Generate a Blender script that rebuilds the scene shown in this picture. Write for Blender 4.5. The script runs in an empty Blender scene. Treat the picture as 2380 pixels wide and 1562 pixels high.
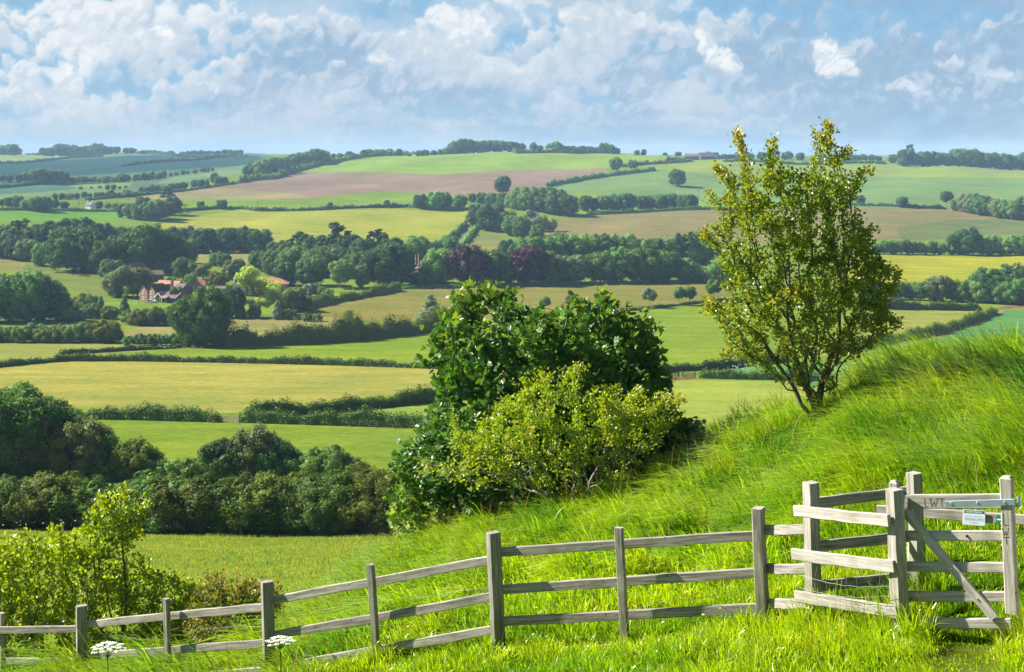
import bpy, bmesh, math, random
import numpy as np
from mathutils import Vector, Matrix, Quaternion

# ---------------------------------------------------------------- basics
F, UC, VH, ZC = 1422.0, 512.0, 150.0, 70.0     # lens in px, optical axis, eye level row, eye height
DS = 1024.0 / 2380.0                            # survey drawing scale
scene = bpy.context.scene
COL = scene.collection
rng = np.random.default_rng(11)
random.seed(5)

def srgb(r, g, b, k=1.0):
    f = lambda c: (c / 255 / 12.92) if c <= 10 else ((c / 255 + 0.055) / 1.055) ** 2.4
    return (f(r) * k, f(g) * k, f(b) * k)

def tag(o, label=None, cat=None, group=None, kind=None):
    if label: o['label'] = label
    if cat: o['category'] = cat
    if group: o['group'] = group
    if kind: o['kind'] = kind
    return o

def empty(name, loc, label=None, cat=None, group=None):
    o = bpy.data.objects.new(name, None)
    o.empty_display_size = 0.3
    COL.objects.link(o)
    o.location = loc
    return tag(o, label, cat, group)

def mesh_np(name, verts, faces, mat_idx=None, smooth=False):
    """verts (N,3) array; faces = list of (M,k) int arrays"""
    me = bpy.data.meshes.new(name)
    verts = np.asarray(verts, np.float32)
    if not isinstance(faces, list): faces = [faces]
    faces = [np.asarray(f, np.int32) for f in faces if len(f)]
    me.vertices.add(len(verts)); me.vertices.foreach_set('co', verts.ravel())
    loops = np.concatenate([f.ravel() for f in faces])
    tot = np.concatenate([np.full(len(f), f.shape[1], np.int32) for f in faces])
    start = np.concatenate([[0], np.cumsum(tot)[:-1]]).astype(np.int32)
    me.loops.add(len(loops)); me.loops.foreach_set('vertex_index', loops)
    me.polygons.add(len(tot)); me.polygons.foreach_set('loop_start', start)
    try: me.polygons.foreach_set('loop_total', tot)
    except Exception: pass
    if mat_idx is not None: me.polygons.foreach_set('material_index', np.asarray(mat_idx, np.int32))
    me.polygons.foreach_set('use_smooth', np.full(len(tot), bool(smooth)))
    me.update(calc_edges=True)
    return me

def link(name, me, mats=(), parent=None, local=None):
    o = bpy.data.objects.new(name, me)
    COL.objects.link(o)
    for m in mats: me.materials.append(m)
    if parent is not None:
        o.parent = parent
        if local is None: local = Matrix.Translation(-Vector(parent.location))
    if local is not None: o.matrix_basis = local
    return o

# ---------------------------------------------------------------- terrain: eye-level table (rows: distance, columns: bearing)
US = [-300, 0, 128, 256, 320, 400, 512, 620, 705, 760, 817, 870, 940, 1024, 1324]
TAB = {
 5:   [1500,1500,1450,1400,1370,1340,1300,1250,1200,1170,1130,1090,1020, 960, 900],
 9:   [1010,1000, 980, 950, 930, 900, 870, 840, 810, 790, 775, 762, 748, 735, 700],
 11:  [890, 880, 860, 835, 820, 800, 765, 735, 714, 708, 700, 692, 684, 676, 640],
 12.3:[838, 825, 805, 780, 765, 742, 716, 692, 674, 664, 654, 648, 643, 634, 600],
 13.5:[800, 788, 768, 742, 726, 704, 684, 664, 648, 640, 618, 610, 604, 592, 560],
 15.2:[765, 752, 732, 706, 690, 672, 651, 636, 620, 603, 578, 560, 546, 530, 500],
 17: [738, 722, 706, 681, 662, 638, 619, 602, 588, 567, 542, 522, 506, 492, 468],
 19.5: [706, 690, 676, 655, 636, 604, 583, 560, 543, 522, 494, 470, 454, 440, 410],
 22: [688, 672, 660, 638, 620, 578, 550, 524, 504, 480, 450, 414, 402, 396, 370],
 24.5: [676, 660, 648, 626, 610, 561, 531, 500, 472, 444, 412, 386, 374, 371, 345],
 28: [664, 650, 638, 618, 603, 556, 524, 484, 442, 420, 413, 377, 359, 357, 340],
 34: [650, 640, 630, 613, 602, 562, 532, 490, 450, 436, 428, 400, 388, 384, 365],
 45:  [625, 620, 617, 606, 599, 572, 550, 520, 490, 476, 462, 450, 438, 428, 400],
 60:  [598, 596, 594, 590, 585, 568, 560, 540, 522, 512, 502, 492, 480, 470, 450],
 80:  [565, 564, 564, 563, 560, 554, 548, 536, 526, 520, 512, 506, 498, 490, 478],
 110: [527, 528, 530, 532, 532, 531, 528, 521, 514, 511, 508, 506, 502, 498, 490],
 150: [482, 483, 484, 485, 485, 485, 482, 478, 474, 472, 470, 470, 468, 466, 462],
 190: [447, 448, 449, 450, 450, 450, 449, 446, 444, 443, 442, 442, 442, 443, 443],
 227: [422, 423, 423, 423, 423, 423, 423, 422, 421, 421, 421, 422, 423, 426, 428],
 300: [389, 389, 390, 391, 391, 391, 392, 392, 392, 392, 393, 394, 396, 398, 402],
 380: [358, 359, 360, 360, 360, 360, 361, 361, 362, 362, 363, 364, 366, 368, 372],
 440: [341, 342, 342, 342, 342, 342, 341, 341, 341, 341, 342, 343, 345, 348, 352],
 584: [300, 301, 301, 301, 301, 301, 300, 299, 299, 299, 300, 301, 304, 306, 308],
 700: [272, 272, 272, 273, 273, 273, 274, 275, 276, 277, 278, 279, 281, 282, 283],
 800: [256, 256, 257, 257, 257, 257, 257, 258, 258, 258, 259, 259, 261, 262, 262],
 950: [235, 236, 239, 241, 241, 241, 241, 240, 240, 240, 240, 241, 243, 244, 244],
 1200:[206, 207, 210, 212, 212, 212, 211, 210, 209, 209, 209, 209, 209, 209, 209],
 1450:[187, 188, 190, 191, 191, 190, 189, 189, 189, 189, 190, 191, 191, 191, 190],
 1750:[174, 175, 175, 175, 174, 173, 172, 171, 171, 172, 174, 176, 177, 177, 177],
 2100:[166, 166, 165, 164, 160, 155, 153.4, 154.2, 159, 160.2, 161, 162, 164, 166, 168],
 2500:[160, 159.5, 159, 158, 157.4, 156.4, 155.8, 155.8, 158.6, 158.8, 158.6, 158.8, 159.5, 161, 163],
 3000:[155, 154.5, 154.6, 154.8, 155.2, 155.8, 156.6, 156.6, 157.4, 157.4, 157.2, 157, 156.6, 156.4, 157],
 4000:[155, 155, 155, 155.2, 155.4, 156, 156.8, 156.8, 157.4, 157.4, 157.2, 157, 156.8, 156.8, 157],
 8000:[154, 154, 154, 154, 154, 154.5, 155, 155, 155, 155, 155, 155, 155, 155, 155],
}
TY = np.log(np.array(list(TAB.keys()), float)); TV = np.array(list(TAB.values()), float).T   # (ncol, nrow)
TU = np.array(US, float)

def pchip_slopes(x, y):
    h = np.diff(x); d = np.diff(y, axis=-1) / h
    m = np.zeros_like(y)
    w1 = 2 * h[1:] + h[:-1]; w2 = h[1:] + 2 * h[:-1]
    a, b = d[..., :-1], d[..., 1:]
    ok = a * b > 0
    aa = np.where(ok, a, 1.0); bb = np.where(ok, b, 1.0)
    m[..., 1:-1] = np.where(ok, (w1 + w2) / (w1 / aa + w2 / bb), 0)
    m[..., 0] = d[..., 0]; m[..., -1] = d[..., -1]
    return m

def hermite(x, y, m, q):
    """y,m (...,n) on nodes x; q (N,) -> (...,N)"""
    i = np.clip(np.searchsorted(x, q) - 1, 0, len(x) - 2)
    h = (x[1:] - x[:-1])[i]; t = (q - x[i]) / h
    return ((2*t**3 - 3*t**2 + 1) * y[..., i] + (t**3 - 2*t**2 + t) * h * m[..., i]
            + (-2*t**3 + 3*t**2) * y[..., i+1] + (t**3 - t**2) * h * m[..., i+1])

GU = np.arange(-300, 1325, 4.0)
GL = np.linspace(math.log(5.0), math.log(7990.0), 1500)
_rows = hermite(TY, TV, pchip_slopes(TY, TV), GL)                   # (ncol, nl)
_rows = _rows.T
GRID = hermite(TU, _rows, pchip_slopes(TU, _rows), GU)              # (nl, nu)

def vtab(u, y):
    u = np.clip(u, -300, 1323.9); l = np.clip(np.log(y), GL[0], GL[-1] - 1e-6)
    a = (u + 300) / 4.0; i = np.clip(a.astype(int), 0, len(GU) - 2); fu = a - i
    b = (l - GL[0]) / (GL[1] - GL[0]); j = np.clip(b.astype(int), 0, len(GL) - 2); fl = b - j
    return ((GRID[j, i] * (1 - fu) + GRID[j, i+1] * fu) * (1 - fl) + (GRID[j+1, i] * (1 - fu) + GRID[j+1, i+1] * fu) * fl)

def relief(x, y):
    far = np.clip((y - 350) / 500, 0, 1)
    n = (np.sin(x*0.021 + 1.3) * np.cos(y*0.009 + x*0.004) + 0.6*np.sin(x*0.043 - y*0.017 + 2)
         + 0.5*np.sin(x*0.011 + y*0.023 + 0.7))
    near = np.clip((32 - y) / 8, 0, 1)
    m = np.sin(x*2.1 + 0.6*y) * np.cos(y*1.7 - 0.5*x) + 0.6*np.sin(x*4.3 + 1) * np.sin(y*3.9)
    near2 = np.clip((y-16.5)/3, 0, 1)*np.clip((30-y)/6, 0, 1); near = near*(1+1.6*near2)
    return (0.75 + 1.3*np.clip((y-900)/500, 0, 1))*far*n + 0.045*near*m

def hz(x, y):
    x = np.atleast_1d(np.asarray(x, float)); y = np.maximum(np.atleast_1d(np.asarray(y, float)), 5.0)
    return ZC - (vtab(UC + F * x / y, y) - VH) * y / F + relief(x, y)

def gz(x, y): return float(hz(x, y)[0])

def proj(p):
    return UC + F * p[0] / p[1], VH + F * (ZC - p[2]) / p[1]

_LAD = np.exp(np.linspace(math.log(9), math.log(6000), 3500))
def G(u, v, ymin=40, ymax=6000):
    """surveyed ground point seen on bearing u at depression row v"""
    y = _LAD[(_LAD >= ymin) & (_LAD <= ymax)]
    x = (u - UC) / F * y
    vv = VH + F * (ZC - hz(x, y)) / y
    k = np.nonzero(vv <= v)[0]
    i = k[0] if len(k) else len(y) - 1
    if i > 0 and vv[i-1] > v:
        t = (vv[i-1] - v) / (vv[i-1] - vv[i] + 1e-9); yy = y[i-1] + t * (y[i] - y[i-1])
    else: yy = y[i]
    xx = (u - UC) / F * yy
    return Vector((xx, yy, gz(xx, yy)))

def at(u, v, y): return Vector(((u - UC) / F * y, y, ZC - (v - VH) / F * y))
def dd(x, y): return x * DS, y * DS
def zoomed(R, zx, zy):
    X0, Y0 = {1:(0,500),2:(1000,500),3:(2000,500),4:(2996,500),5:(0,1150),6:(1000,1150),7:(2000,1150),8:(2996,1150)}[R]
    k = 1100/2380
    return (X0 + zx*k) / 4, (Y0 + zy*k) / 4

# ---------------------------------------------------------------- material helpers
def new_mat(name):
    m = bpy.data.materials.new(name); m.use_nodes = True
    nt = m.node_tree; nt.nodes.clear()
    out = nt.nodes.new('ShaderNodeOutputMaterial')
    return m, nt, out
def N(nt, typ, **kw):
    n = nt.nodes.new(typ)
    for k, v in kw.items():
        if k in n.inputs: n.inputs[k].default_value = v
        else: setattr(n, k, v)
    return n
def L(nt, a, b): nt.links.new(a, b)
def mixc(nt, fac, a, b, blend='MIX'):
    n = nt.nodes.new('ShaderNodeMix'); n.data_type = 'RGBA'; n.blend_type = blend
    for s, i in ((fac, 0), (a, 6), (b, 7)):
        if isinstance(s, bpy.types.NodeSocket): nt.links.new(s, n.inputs[i])
        elif i == 0: n.inputs[0].default_value = s
        else: n.inputs[i].default_value = (*s, 1)
    return n.outputs[2]
def math_n(nt, op, a, b=None, clamp=False):
    n = nt.nodes.new('ShaderNodeMath'); n.operation = op; n.use_clamp = clamp
    for s, i in ((a, 0), (b, 1)):
        if s is None: continue
        if isinstance(s, bpy.types.NodeSocket): nt.links.new(s, n.inputs[i])
        else: n.inputs[i].default_value = s
    return n.outputs[0]
def ramp(nt, fac, stops):
    n = nt.nodes.new('ShaderNodeMapRange'); n.clamp = True
    nt.links.new(fac, n.inputs[0])
    n.inputs[1].default_value, n.inputs[2].default_value = stops
    return n.outputs[0]

def plain(name, col, rough=0.7, metal=0.0, var=0.25, scale=3.0, spec=0.3, bump=0.0):
    m, nt, out = new_mat(name)
    tc = N(nt, 'ShaderNodeTexCoord')
    nz = N(nt, 'ShaderNodeTexNoise', Scale=scale, Detail=6.0, Roughness=0.65); L(nt, tc.outputs['Object'], nz.inputs['Vector'])
    c = mixc(nt, ramp(nt, nz.outputs[0], (0.3, 0.7)), tuple(x*(1-var) for x in col), tuple(min(1, x*(1+var)) for x in col))
    b = N(nt, 'ShaderNodeBsdfPrincipled', Roughness=rough, Metallic=metal); b.inputs['Specular IOR Level'].default_value = spec
    L(nt, c, b.inputs['Base Color'])
    if bump:
        bp = N(nt, 'ShaderNodeBump', Strength=bump, Distance=0.02); L(nt, nz.outputs[0], bp.inputs['Height']); L(nt, bp.outputs[0], b.inputs['Normal'])
    L(nt, b.outputs[0], out.inputs[0])
    return m

def leaf_mat(name, col, tip=None, trans=0.35, rough=0.6, spec=0.12, var=0.35, nscale=0.6, obvar=0.25, tcol=None):
    """foliage: leaf-to-leaf variation by island, clump variation by noise, tree-to-tree by object"""
    m, nt, out = new_mat(name)
    geo = N(nt, 'ShaderNodeNewGeometry'); oi = N(nt, 'ShaderNodeObjectInfo'); tc = N(nt, 'ShaderNodeTexCoord')
    nz = N(nt, 'ShaderNodeTexNoise', Scale=nscale, Detail=3.0); L(nt, geo.outputs['Position'], nz.inputs['Vector'])
    a = mixc(nt, geo.outputs['Random Per Island'], tuple(x*(1-var) for x in col), tuple(x*(1+var) for x in col))
    warm = (min(1, col[0]*1.35), col[1]*1.12, col[2]*0.75)
    a = mixc(nt, ramp(nt, nz.outputs[0], (0.35, 0.75)), a, mixc(nt, 0.6, a, warm))
    hsv = N(nt, 'ShaderNodeHueSaturation')
    L(nt, a, hsv.inputs['Color'])
    L(nt, math_n(nt, 'ADD', math_n(nt, 'MULTIPLY', oi.outputs['Random'], 2*obvar), 1-obvar), hsv.inputs['Value'])
    L(nt, math_n(nt, 'ADD', math_n(nt, 'MULTIPLY', oi.outputs['Random'], 0.03), 0.485), hsv.inputs['Hue'])
    a = hsv.outputs[0]
    if tip is not None:
        at_ = N(nt, 'ShaderNodeAttribute', attribute_name='young')
        a = mixc(nt, at_.outputs['Fac'], a, tip)
    b = N(nt, 'ShaderNodeBsdfPrincipled', Roughness=rough); b.inputs['Specular IOR Level'].default_value = spec
    L(nt, a, b.inputs['Base Color'])
    t = N(nt, 'ShaderNodeBsdfTranslucent')
    tcl = mixc(nt, 1.0, a, tcol or (1.5, 1.35, 0.5), 'MULTIPLY')
    L(nt, tcl, t.inputs['Color'])
    mx = N(nt, 'ShaderNodeMixShader'); mx.inputs[0].default_value = trans
    L(nt, b.outputs[0], mx.inputs[1]); L(nt, t.outputs[0], mx.inputs[2]); L(nt, mx.outputs[0], out.inputs[0])
    return m

def wood_mat(name, light, dark, damp=False):
    m, nt, out = new_mat(name)
    tc = N(nt, 'ShaderNodeTexCoord'); oi = N(nt, 'ShaderNodeObjectInfo')
    mp = N(nt, 'ShaderNodeMapping'); mp.inputs['Scale'].default_value = (34, 34, 1.6)
    L(nt, tc.outputs['Object'], mp.inputs['Vector'])
    off = N(nt, 'ShaderNodeCombineXYZ'); 
    L(nt, math_n(nt, 'MULTIPLY', oi.outputs['Random'], 50), off.inputs[0]); L(nt, math_n(nt, 'MULTIPLY', oi.outputs['Random'], 31), off.inputs[2])
    L(nt, off.outputs[0], mp.inputs['Location'])
    g = N(nt, 'ShaderNodeTexNoise', Scale=1.0, Detail=8.0, Roughness=0.7, Distortion=0.8); L(nt, mp.outputs[0], g.inputs['Vector'])
    w = N(nt, 'ShaderNodeTexNoise', Scale=4.5, Detail=5.0); L(nt, tc.outputs['Object'], w.inputs['Vector'])
    c = mixc(nt, ramp(nt, g.outputs[0], (0.36, 0.62)), dark, light)
    c = mixc(nt, ramp(nt, w.outputs[0], (0.48, 0.78)), c, mixc(nt, 1.0, c, (0.72, 0.74, 0.62), 'MULTIPLY'))
    k = N(nt, 'ShaderNodeTexVoronoi', Scale=6.0); L(nt, tc.outputs['Object'], k.inputs['Vector'])
    c = mixc(nt, ramp(nt, k.outputs['Distance'], (0.075, 0.05)), c, (0.07, 0.055, 0.045))
    hs = N(nt, 'ShaderNodeHueSaturation'); L(nt, c, hs.inputs['Color'])
    L(nt, math_n(nt, 'ADD', math_n(nt, 'MULTIPLY', oi.outputs['Random'], 0.25), 0.87), hs.inputs['Value'])
    fin = hs.outputs[0]
    lich = N(nt, 'ShaderNodeTexNoise', Scale=13.0, Detail=6.0, Roughness=.7); L(nt, tc.outputs['Object'], lich.inputs['Vector'])
    fin = mixc(nt, math_n(nt, 'MULTIPLY', ramp(nt, lich.outputs[0], (.60, .70)), .55), fin, (.27, .29, .20))      # lichen
    if damp:     # green algae and damp staining climbing from the foot of the post
        sz = N(nt, 'ShaderNodeSeparateXYZ'); L(nt, tc.outputs['Object'], sz.inputs[0])
        k = math_n(nt, 'ADD', sz.outputs[2], math_n(nt, 'MULTIPLY', w.outputs[0], .55))
        fin = mixc(nt, math_n(nt, 'MULTIPLY', ramp(nt, k, (1.15, .55)), .8), fin, mixc(nt, 1, fin, (.50, .55, .36), 'MULTIPLY'))
    b = N(nt, 'ShaderNodeBsdfPrincipled', Roughness=0.85); b.inputs['Specular IOR Level'].default_value = 0.2
    L(nt, fin, b.inputs['Base Color'])
    bp = N(nt, 'ShaderNodeBump', Strength=0.55, Distance=0.006); L(nt, g.outputs[0], bp.inputs['Height']); L(nt, bp.outputs[0], b.inputs['Normal'])
    L(nt, b.outputs[0], out.inputs[0])
    return m
# ---------------------------------------------------------------- clouds: heaps of puffs at increasing distance, shaded by the sun
def value_noise(shape, cell, r, stretch=1.0):
    h, w = shape; ch, cw = int(h/cell)+3, int(w/(cell*stretch))+3
    g = r.random((ch, cw)); ys = np.arange(h)/cell; xs = np.arange(w)/(cell*stretch)
    yi, xi = ys.astype(int), xs.astype(int); fy, fx = ys-yi, xs-xi
    fy = fy*fy*fy*(fy*(fy*6-15)+10); fx = fx*fx*fx*(fx*(fx*6-15)+10)
    a = g[yi][:, xi]; b = g[yi][:, xi+1]; c = g[yi+1][:, xi]; d = g[yi+1][:, xi+1]
    return (a*(1-fx)+b*fx)*(1-fy)[:, None] + (c*(1-fx)+d*fx)*fy[:, None]
def fbm(shape, cell, r, octv=6, stretch=1.0, gain=.5):
    s, a, t = 0, 1.0, 0
    for o in range(octv):
        if cell < 1.2: break
        s = s + a*value_noise(shape, cell, r, stretch); t += a; a *= gain; cell *= .5
    return s/t
def blur(a, k):
    for ax in (0, 1):
        p = np.pad(a, [(k, k) if i == ax else (0, 0) for i in range(a.ndim)], mode='edge')
        c = np.cumsum(p, axis=ax); n = a.shape[ax]
        z = np.zeros_like(np.take(c, [0], axis=ax)); c = np.concatenate([z, c], axis=ax)
        a = (np.take(c, range(2*k+1, 2*k+1+n), axis=ax) - np.take(c, range(0, n), axis=ax))/(2*k+1)
    return a
def lerp(a, b, t): return a + (b-a)*t
def sstep(a, b, x):
    t = np.clip((x-a)/(b-a), 0, 1); return t*t*(3-2*t)
SX0, SX1, SV0, SV1 = -320, 1344, -110, 160          # extent in lens px about the optical axis
def make_clouds():
    r = np.random.default_rng(21)
    Hh, Ww = SV1-SV0, SX1-SX0
    yy, xx = np.mgrid[0:Hh, 0:Ww].astype(float); vy = yy + SV0; ux = xx + SX0
    C = lambda *c: np.array(c, float)/255
    t = np.clip((vy+20)/170, 0, 1)[..., None]
    img = lerp(C(138, 187, 224), C(172, 204, 228), t)
    veil = fbm((Hh, Ww), 60, r, 5, 4.0)
    img = lerp(img, C(206, 220, 234), (sstep(.38, .62, veil)*.8*sstep(-60, 30, vy))[..., None])
    right = sstep(500, 1024, ux)
    # bank: (base row, top height, how many heaps, puff radius, brightness, opacity)
    banks = [(143, 15, 70, 6, .62, .7), (131, 22, 62, 8, .70, .8), (114, 30, 50, 10, .78, .85), (94, 38, 42, 13, .86, .9), (74, 44, 34, 15, .92, .9), (52, 40, 26, 17, 1.0, .9), (30, 34, 15, 18, 1.0, .85), (2, 30, 9, 20, .95, .8), (-35, 34, 9, 24, .95, .85)]
    wob = fbm((Hh, Ww), 26, r, 6, 1.0, .6); wob2 = fbm((Hh, Ww), 9, r, 4, 1.0, .6); soft = fbm((Hh, Ww), 80, r, 4, 1.6)
    for bi, (base, top, nh, pr, br, op) in enumerate(banks):
        Hm = np.full((Hh, Ww), -9.0); rel = np.zeros((Hh, Ww))
        for k in range(nh):
            cx = r.uniform(SX0, SX1); wd = r.uniform(22, 70)*(.6+.5*pr/12); ht = top*r.uniform(.35, 1.0)
            if base < 40 and 250 < cx < 480: continue
            b0 = base + r.uniform(-9, 9)
            for q in range(int(10 + wd*ht/pr**2*2.2)):
                tx = r.uniform(-1, 1); px = cx + tx*wd; lim = ht*(1-abs(tx)**1.8)
                py = b0 - r.uniform(0, 1)**.8*lim; pradius = pr*r.uniform(.35, 1.0)*(.55+.45*(1-abs(tx)))
                x0, x1 = int(px-pradius-SX0-1), int(px+pradius-SX0+2); y0, y1 = int(py-pradius-SV0-1), int(py+pradius-SV0+2)
                x0, y0 = max(x0, 0), max(y0, 0); x1, y1 = min(x1, Ww), min(y1, Hh)
                if x0 >= x1 or y0 >= y1: continue
                dx = ux[y0:y1, x0:x1]-px; dy = (vy[y0:y1, x0:x1]-py)*1.15
                h = 1 - (dx*dx+dy*dy)/pradius**2
                hh = np.where(h > 0, np.sqrt(np.maximum(h, 0))*pradius + 0.22*(b0-py), -9)
                s = Hm[y0:y1, x0:x1]; m = hh > s; s[m] = hh[m]
        Hm = np.where(Hm < -8, -4, Hm)
        Hm = blur(Hm, 1) + (wob-.5)*pr*1.5 + (wob2-.5)*pr*.7
        gy, gx = np.gradient(blur(Hm, 1)); nz = 1/np.sqrt(gx*gx+gy*gy+.9)
        lam = np.clip((gx*.62 + gy*.60 + .42)*nz, 0, 1.2)     # sun from upper left
        flat = sstep(base+6, base-top*.9, vy + (wob-.5)*14)
        lum = np.clip(.20 + .42*lam*(.35+.75*flat) + .30*flat + (soft-.5)*1.0 + (wob-.5)*.30 - .24*right + .10*(1-right), 0, 1)
        lum = lum*br
        col = lerp(C(155, 187, 215), C(206, 219, 232), sstep(.12, .46, lum)[..., None]); col = lerp(col, C(251, 251, 251), sstep(.46, .98, lum)[..., None])
        far = .55*(1-min(1, br/.8)) if br < .8 else 0
        col = lerp(col, C(158, 194, 223), far)
        al = sstep(-2.5, pr*.62, Hm)*op*(1-.55*sstep(base-4, base+12, vy+(wob-.5)*16))
        img = lerp(img, col, al[..., None])
    # ragged, wind-torn edges
    def warp(im, amp, cells):
        dx = sum((fbm((Hh, Ww), c, r, 4, 1.0, .55)-.5)*a for c, a in zip(cells, amp)); dy = sum((fbm((Hh, Ww), c, r, 4, 1.0, .55)-.5)*a for c, a in zip(cells, amp))
        X = np.clip(xx+dx, 0, Ww-1.01); Y = np.clip(yy+dy, 0, Hh-1.01); xi, yi = X.astype(int), Y.astype(int); fx, fy = (X-xi)[..., None], (Y-yi)[..., None]
        return (im[yi, xi]*(1-fx)+im[yi, xi+1]*fx)*(1-fy) + (im[yi+1, xi]*(1-fx)+im[yi+1, xi+1]*fx)*fy
    # crisp heaps in full sun
    for cx, cy, rx, rz, g in [(162, 36, 13, 8, 1), (518, -4, 36, 14, 1), (241, 12, 9, 12, .7), (708, 44, 14, 13, 1), (722, 58, 22, 12, 1), (733, 70, 14, 9, .9), (836, 52, 16, 12, 1), (842, 68, 24, 11, 1), (380, 64, 15, 9, .8), (338, 66, 8, 5, .8),
                              (954, 60, 12, 9, .6), (905, 84, 13, 8, .75), (925, 92, 10, 6, .6), (280, 24, 26, 9, .6), (480, 24, 24, 12, .5), (1000, 76, 11, 8, .55), (30, 22, 44, 14, .7), (100, 66, 40, 18, .6), (20, 96, 30, 10, .6), (60, 112, 24, 7, .4), (680, 30, 14, 6, .5), (210, 84, 20, 5, .6)]:
        H2 = np.full((Hh, Ww), -9.0)
        for q in range(26):
            a = r.uniform(0, 6.28); k = r.random()**.6; px = cx+math.cos(a)*k*rx*.8; py = cy+math.sin(a)*k*rz*.8; pr = min(rx, rz)*r.uniform(.3, .62)
            h = 1-((ux-px)**2+(vy-py)**2)/pr**2; H2 = np.maximum(H2, np.where(h > 0, np.sqrt(np.maximum(h, 0))*pr, -9))
        H2 = np.where(H2 < -8, -7, H2); H2 = blur(H2, 1) + (wob2-.5)*5 + (wob-.5)*7
        gy, gx = np.gradient(H2); lam = np.clip((gx*.5+gy*.6+.65)/np.sqrt(gx*gx+gy*gy+1), 0, 1)
        col = lerp(C(206, 219, 233), C(254, 254, 253), sstep(.15, .7, lam)[..., None])
        base = sstep(cy+rz*1.1, cy+rz*.1, vy+(wob-.5)*8)
        img = lerp(img, col, (sstep(-1.4, 3.2, H2)*g*.85*(.25+.75*base))[..., None])
    img = warp(img, (24, 12, 5), (40, 13, 5))
    img = lerp(img, blur(img, 4), .30)
    # flat layers near the horizon
    st = fbm((Hh, Ww), 22, r, 5, 6.0); fl = fbm((Hh, Ww), 30, r, 5, 2.0)
    low = lerp(C(172, 198, 221), C(212, 222, 233), sstep(.36, .66, st)[..., None])
    img = lerp(img, low, (sstep(100, 150, vy+(fl-.5)*60)*.55)[..., None])
    img = img + ((wob2-.5)*.05*sstep(150, 60, vy))[..., None]
    return np.clip(img, 0, 1)

def build_sky(expo):
    a = make_clouds(); h, w = a.shape[:2]
    lin = np.where(a <= .04045, a/12.92, ((a+.055)/1.055)**2.4) / 2**expo
    vv, uu = np.mgrid[0:h, 0:w]; s = (uu + SX0 - UC)/F; e = (VH - (vv + SV0))/F
    d = np.stack([s, np.ones_like(s), e], -1); d /= np.sqrt(s*s+1)[..., None]
    P = (d*16000 + np.array([0, 0, ZC])).reshape(-1, 3)
    ii = np.arange(h*w).reshape(h, w); q = np.stack([ii[1:, :-1], ii[1:, 1:], ii[:-1, 1:], ii[:-1, :-1]], -1).reshape(-1, 4)
    me = mesh_np('sky', P, q)
    ca = me.color_attributes.new('cloud', 'FLOAT_COLOR', 'POINT'); ca.data.foreach_set('color', np.concatenate([lin.reshape(-1, 3), np.ones((h*w, 1))], 1).astype(np.float32).ravel())
    m, nt, out = new_mat('cloudy_sky')
    em = N(nt, 'ShaderNodeEmission', Strength=1.0); at_ = N(nt, 'ShaderNodeAttribute', attribute_name='cloud'); L(nt, at_.outputs['Color'], em.inputs[0]); L(nt, em.outputs[0], out.inputs[0])
    try: m.cycles.emission_sampling = 'NONE'
    except Exception: pass
    tag(link('sky', me, [m]), None, None, None, 'structure')
# ---------------------------------------------------------------- camera
cam = bpy.data.cameras.new('camera'); co = bpy.data.objects.new('camera', cam); COL.objects.link(co)
cam.sensor_width = 36.0; cam.lens = 36.0 * F / 1024.0; cam.shift_y = -(336 - VH) / 1024.0
cam.clip_start = 0.1; cam.clip_end = 30000
co.location = (0, 0, ZC); co.rotation_euler = (math.radians(90), 0, 0)
scene.camera = co
# ---------------------------------------------------------------- sun and sky
SUN_EL, SUN_AZ = 37.0, 18.0      # from the left, a little beyond the scene
a_, e_ = math.radians(SUN_AZ), math.radians(SUN_EL)
SUN = Vector((-math.cos(a_)*math.cos(e_), math.sin(a_)*math.cos(e_), math.sin(e_)))
sl = bpy.data.lights.new('sun', 'SUN'); so = bpy.data.objects.new('sun', sl); COL.objects.link(so)
sl.energy = 5.0; sl.angle = math.radians(0.5); sl.color = (1.0, 0.95, 0.87)
so.rotation_euler = (-SUN).to_track_quat('-Z', 'Y').to_euler(); so.location = (-60, 20, ZC + 60)
EXPO = 1.5
scene.cycles.use_denoising = True; scene.cycles.denoising_prefilter = "NONE"
scene.cycles.max_bounces = 7; scene.cycles.diffuse_bounces = 3; scene.cycles.transmission_bounces = 4; scene.cycles.volume_bounces = 0
scene.view_settings.view_transform = 'Standard'; scene.view_settings.look = 'None'
scene.view_settings.exposure = EXPO; scene.view_settings.gamma = 1

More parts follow.
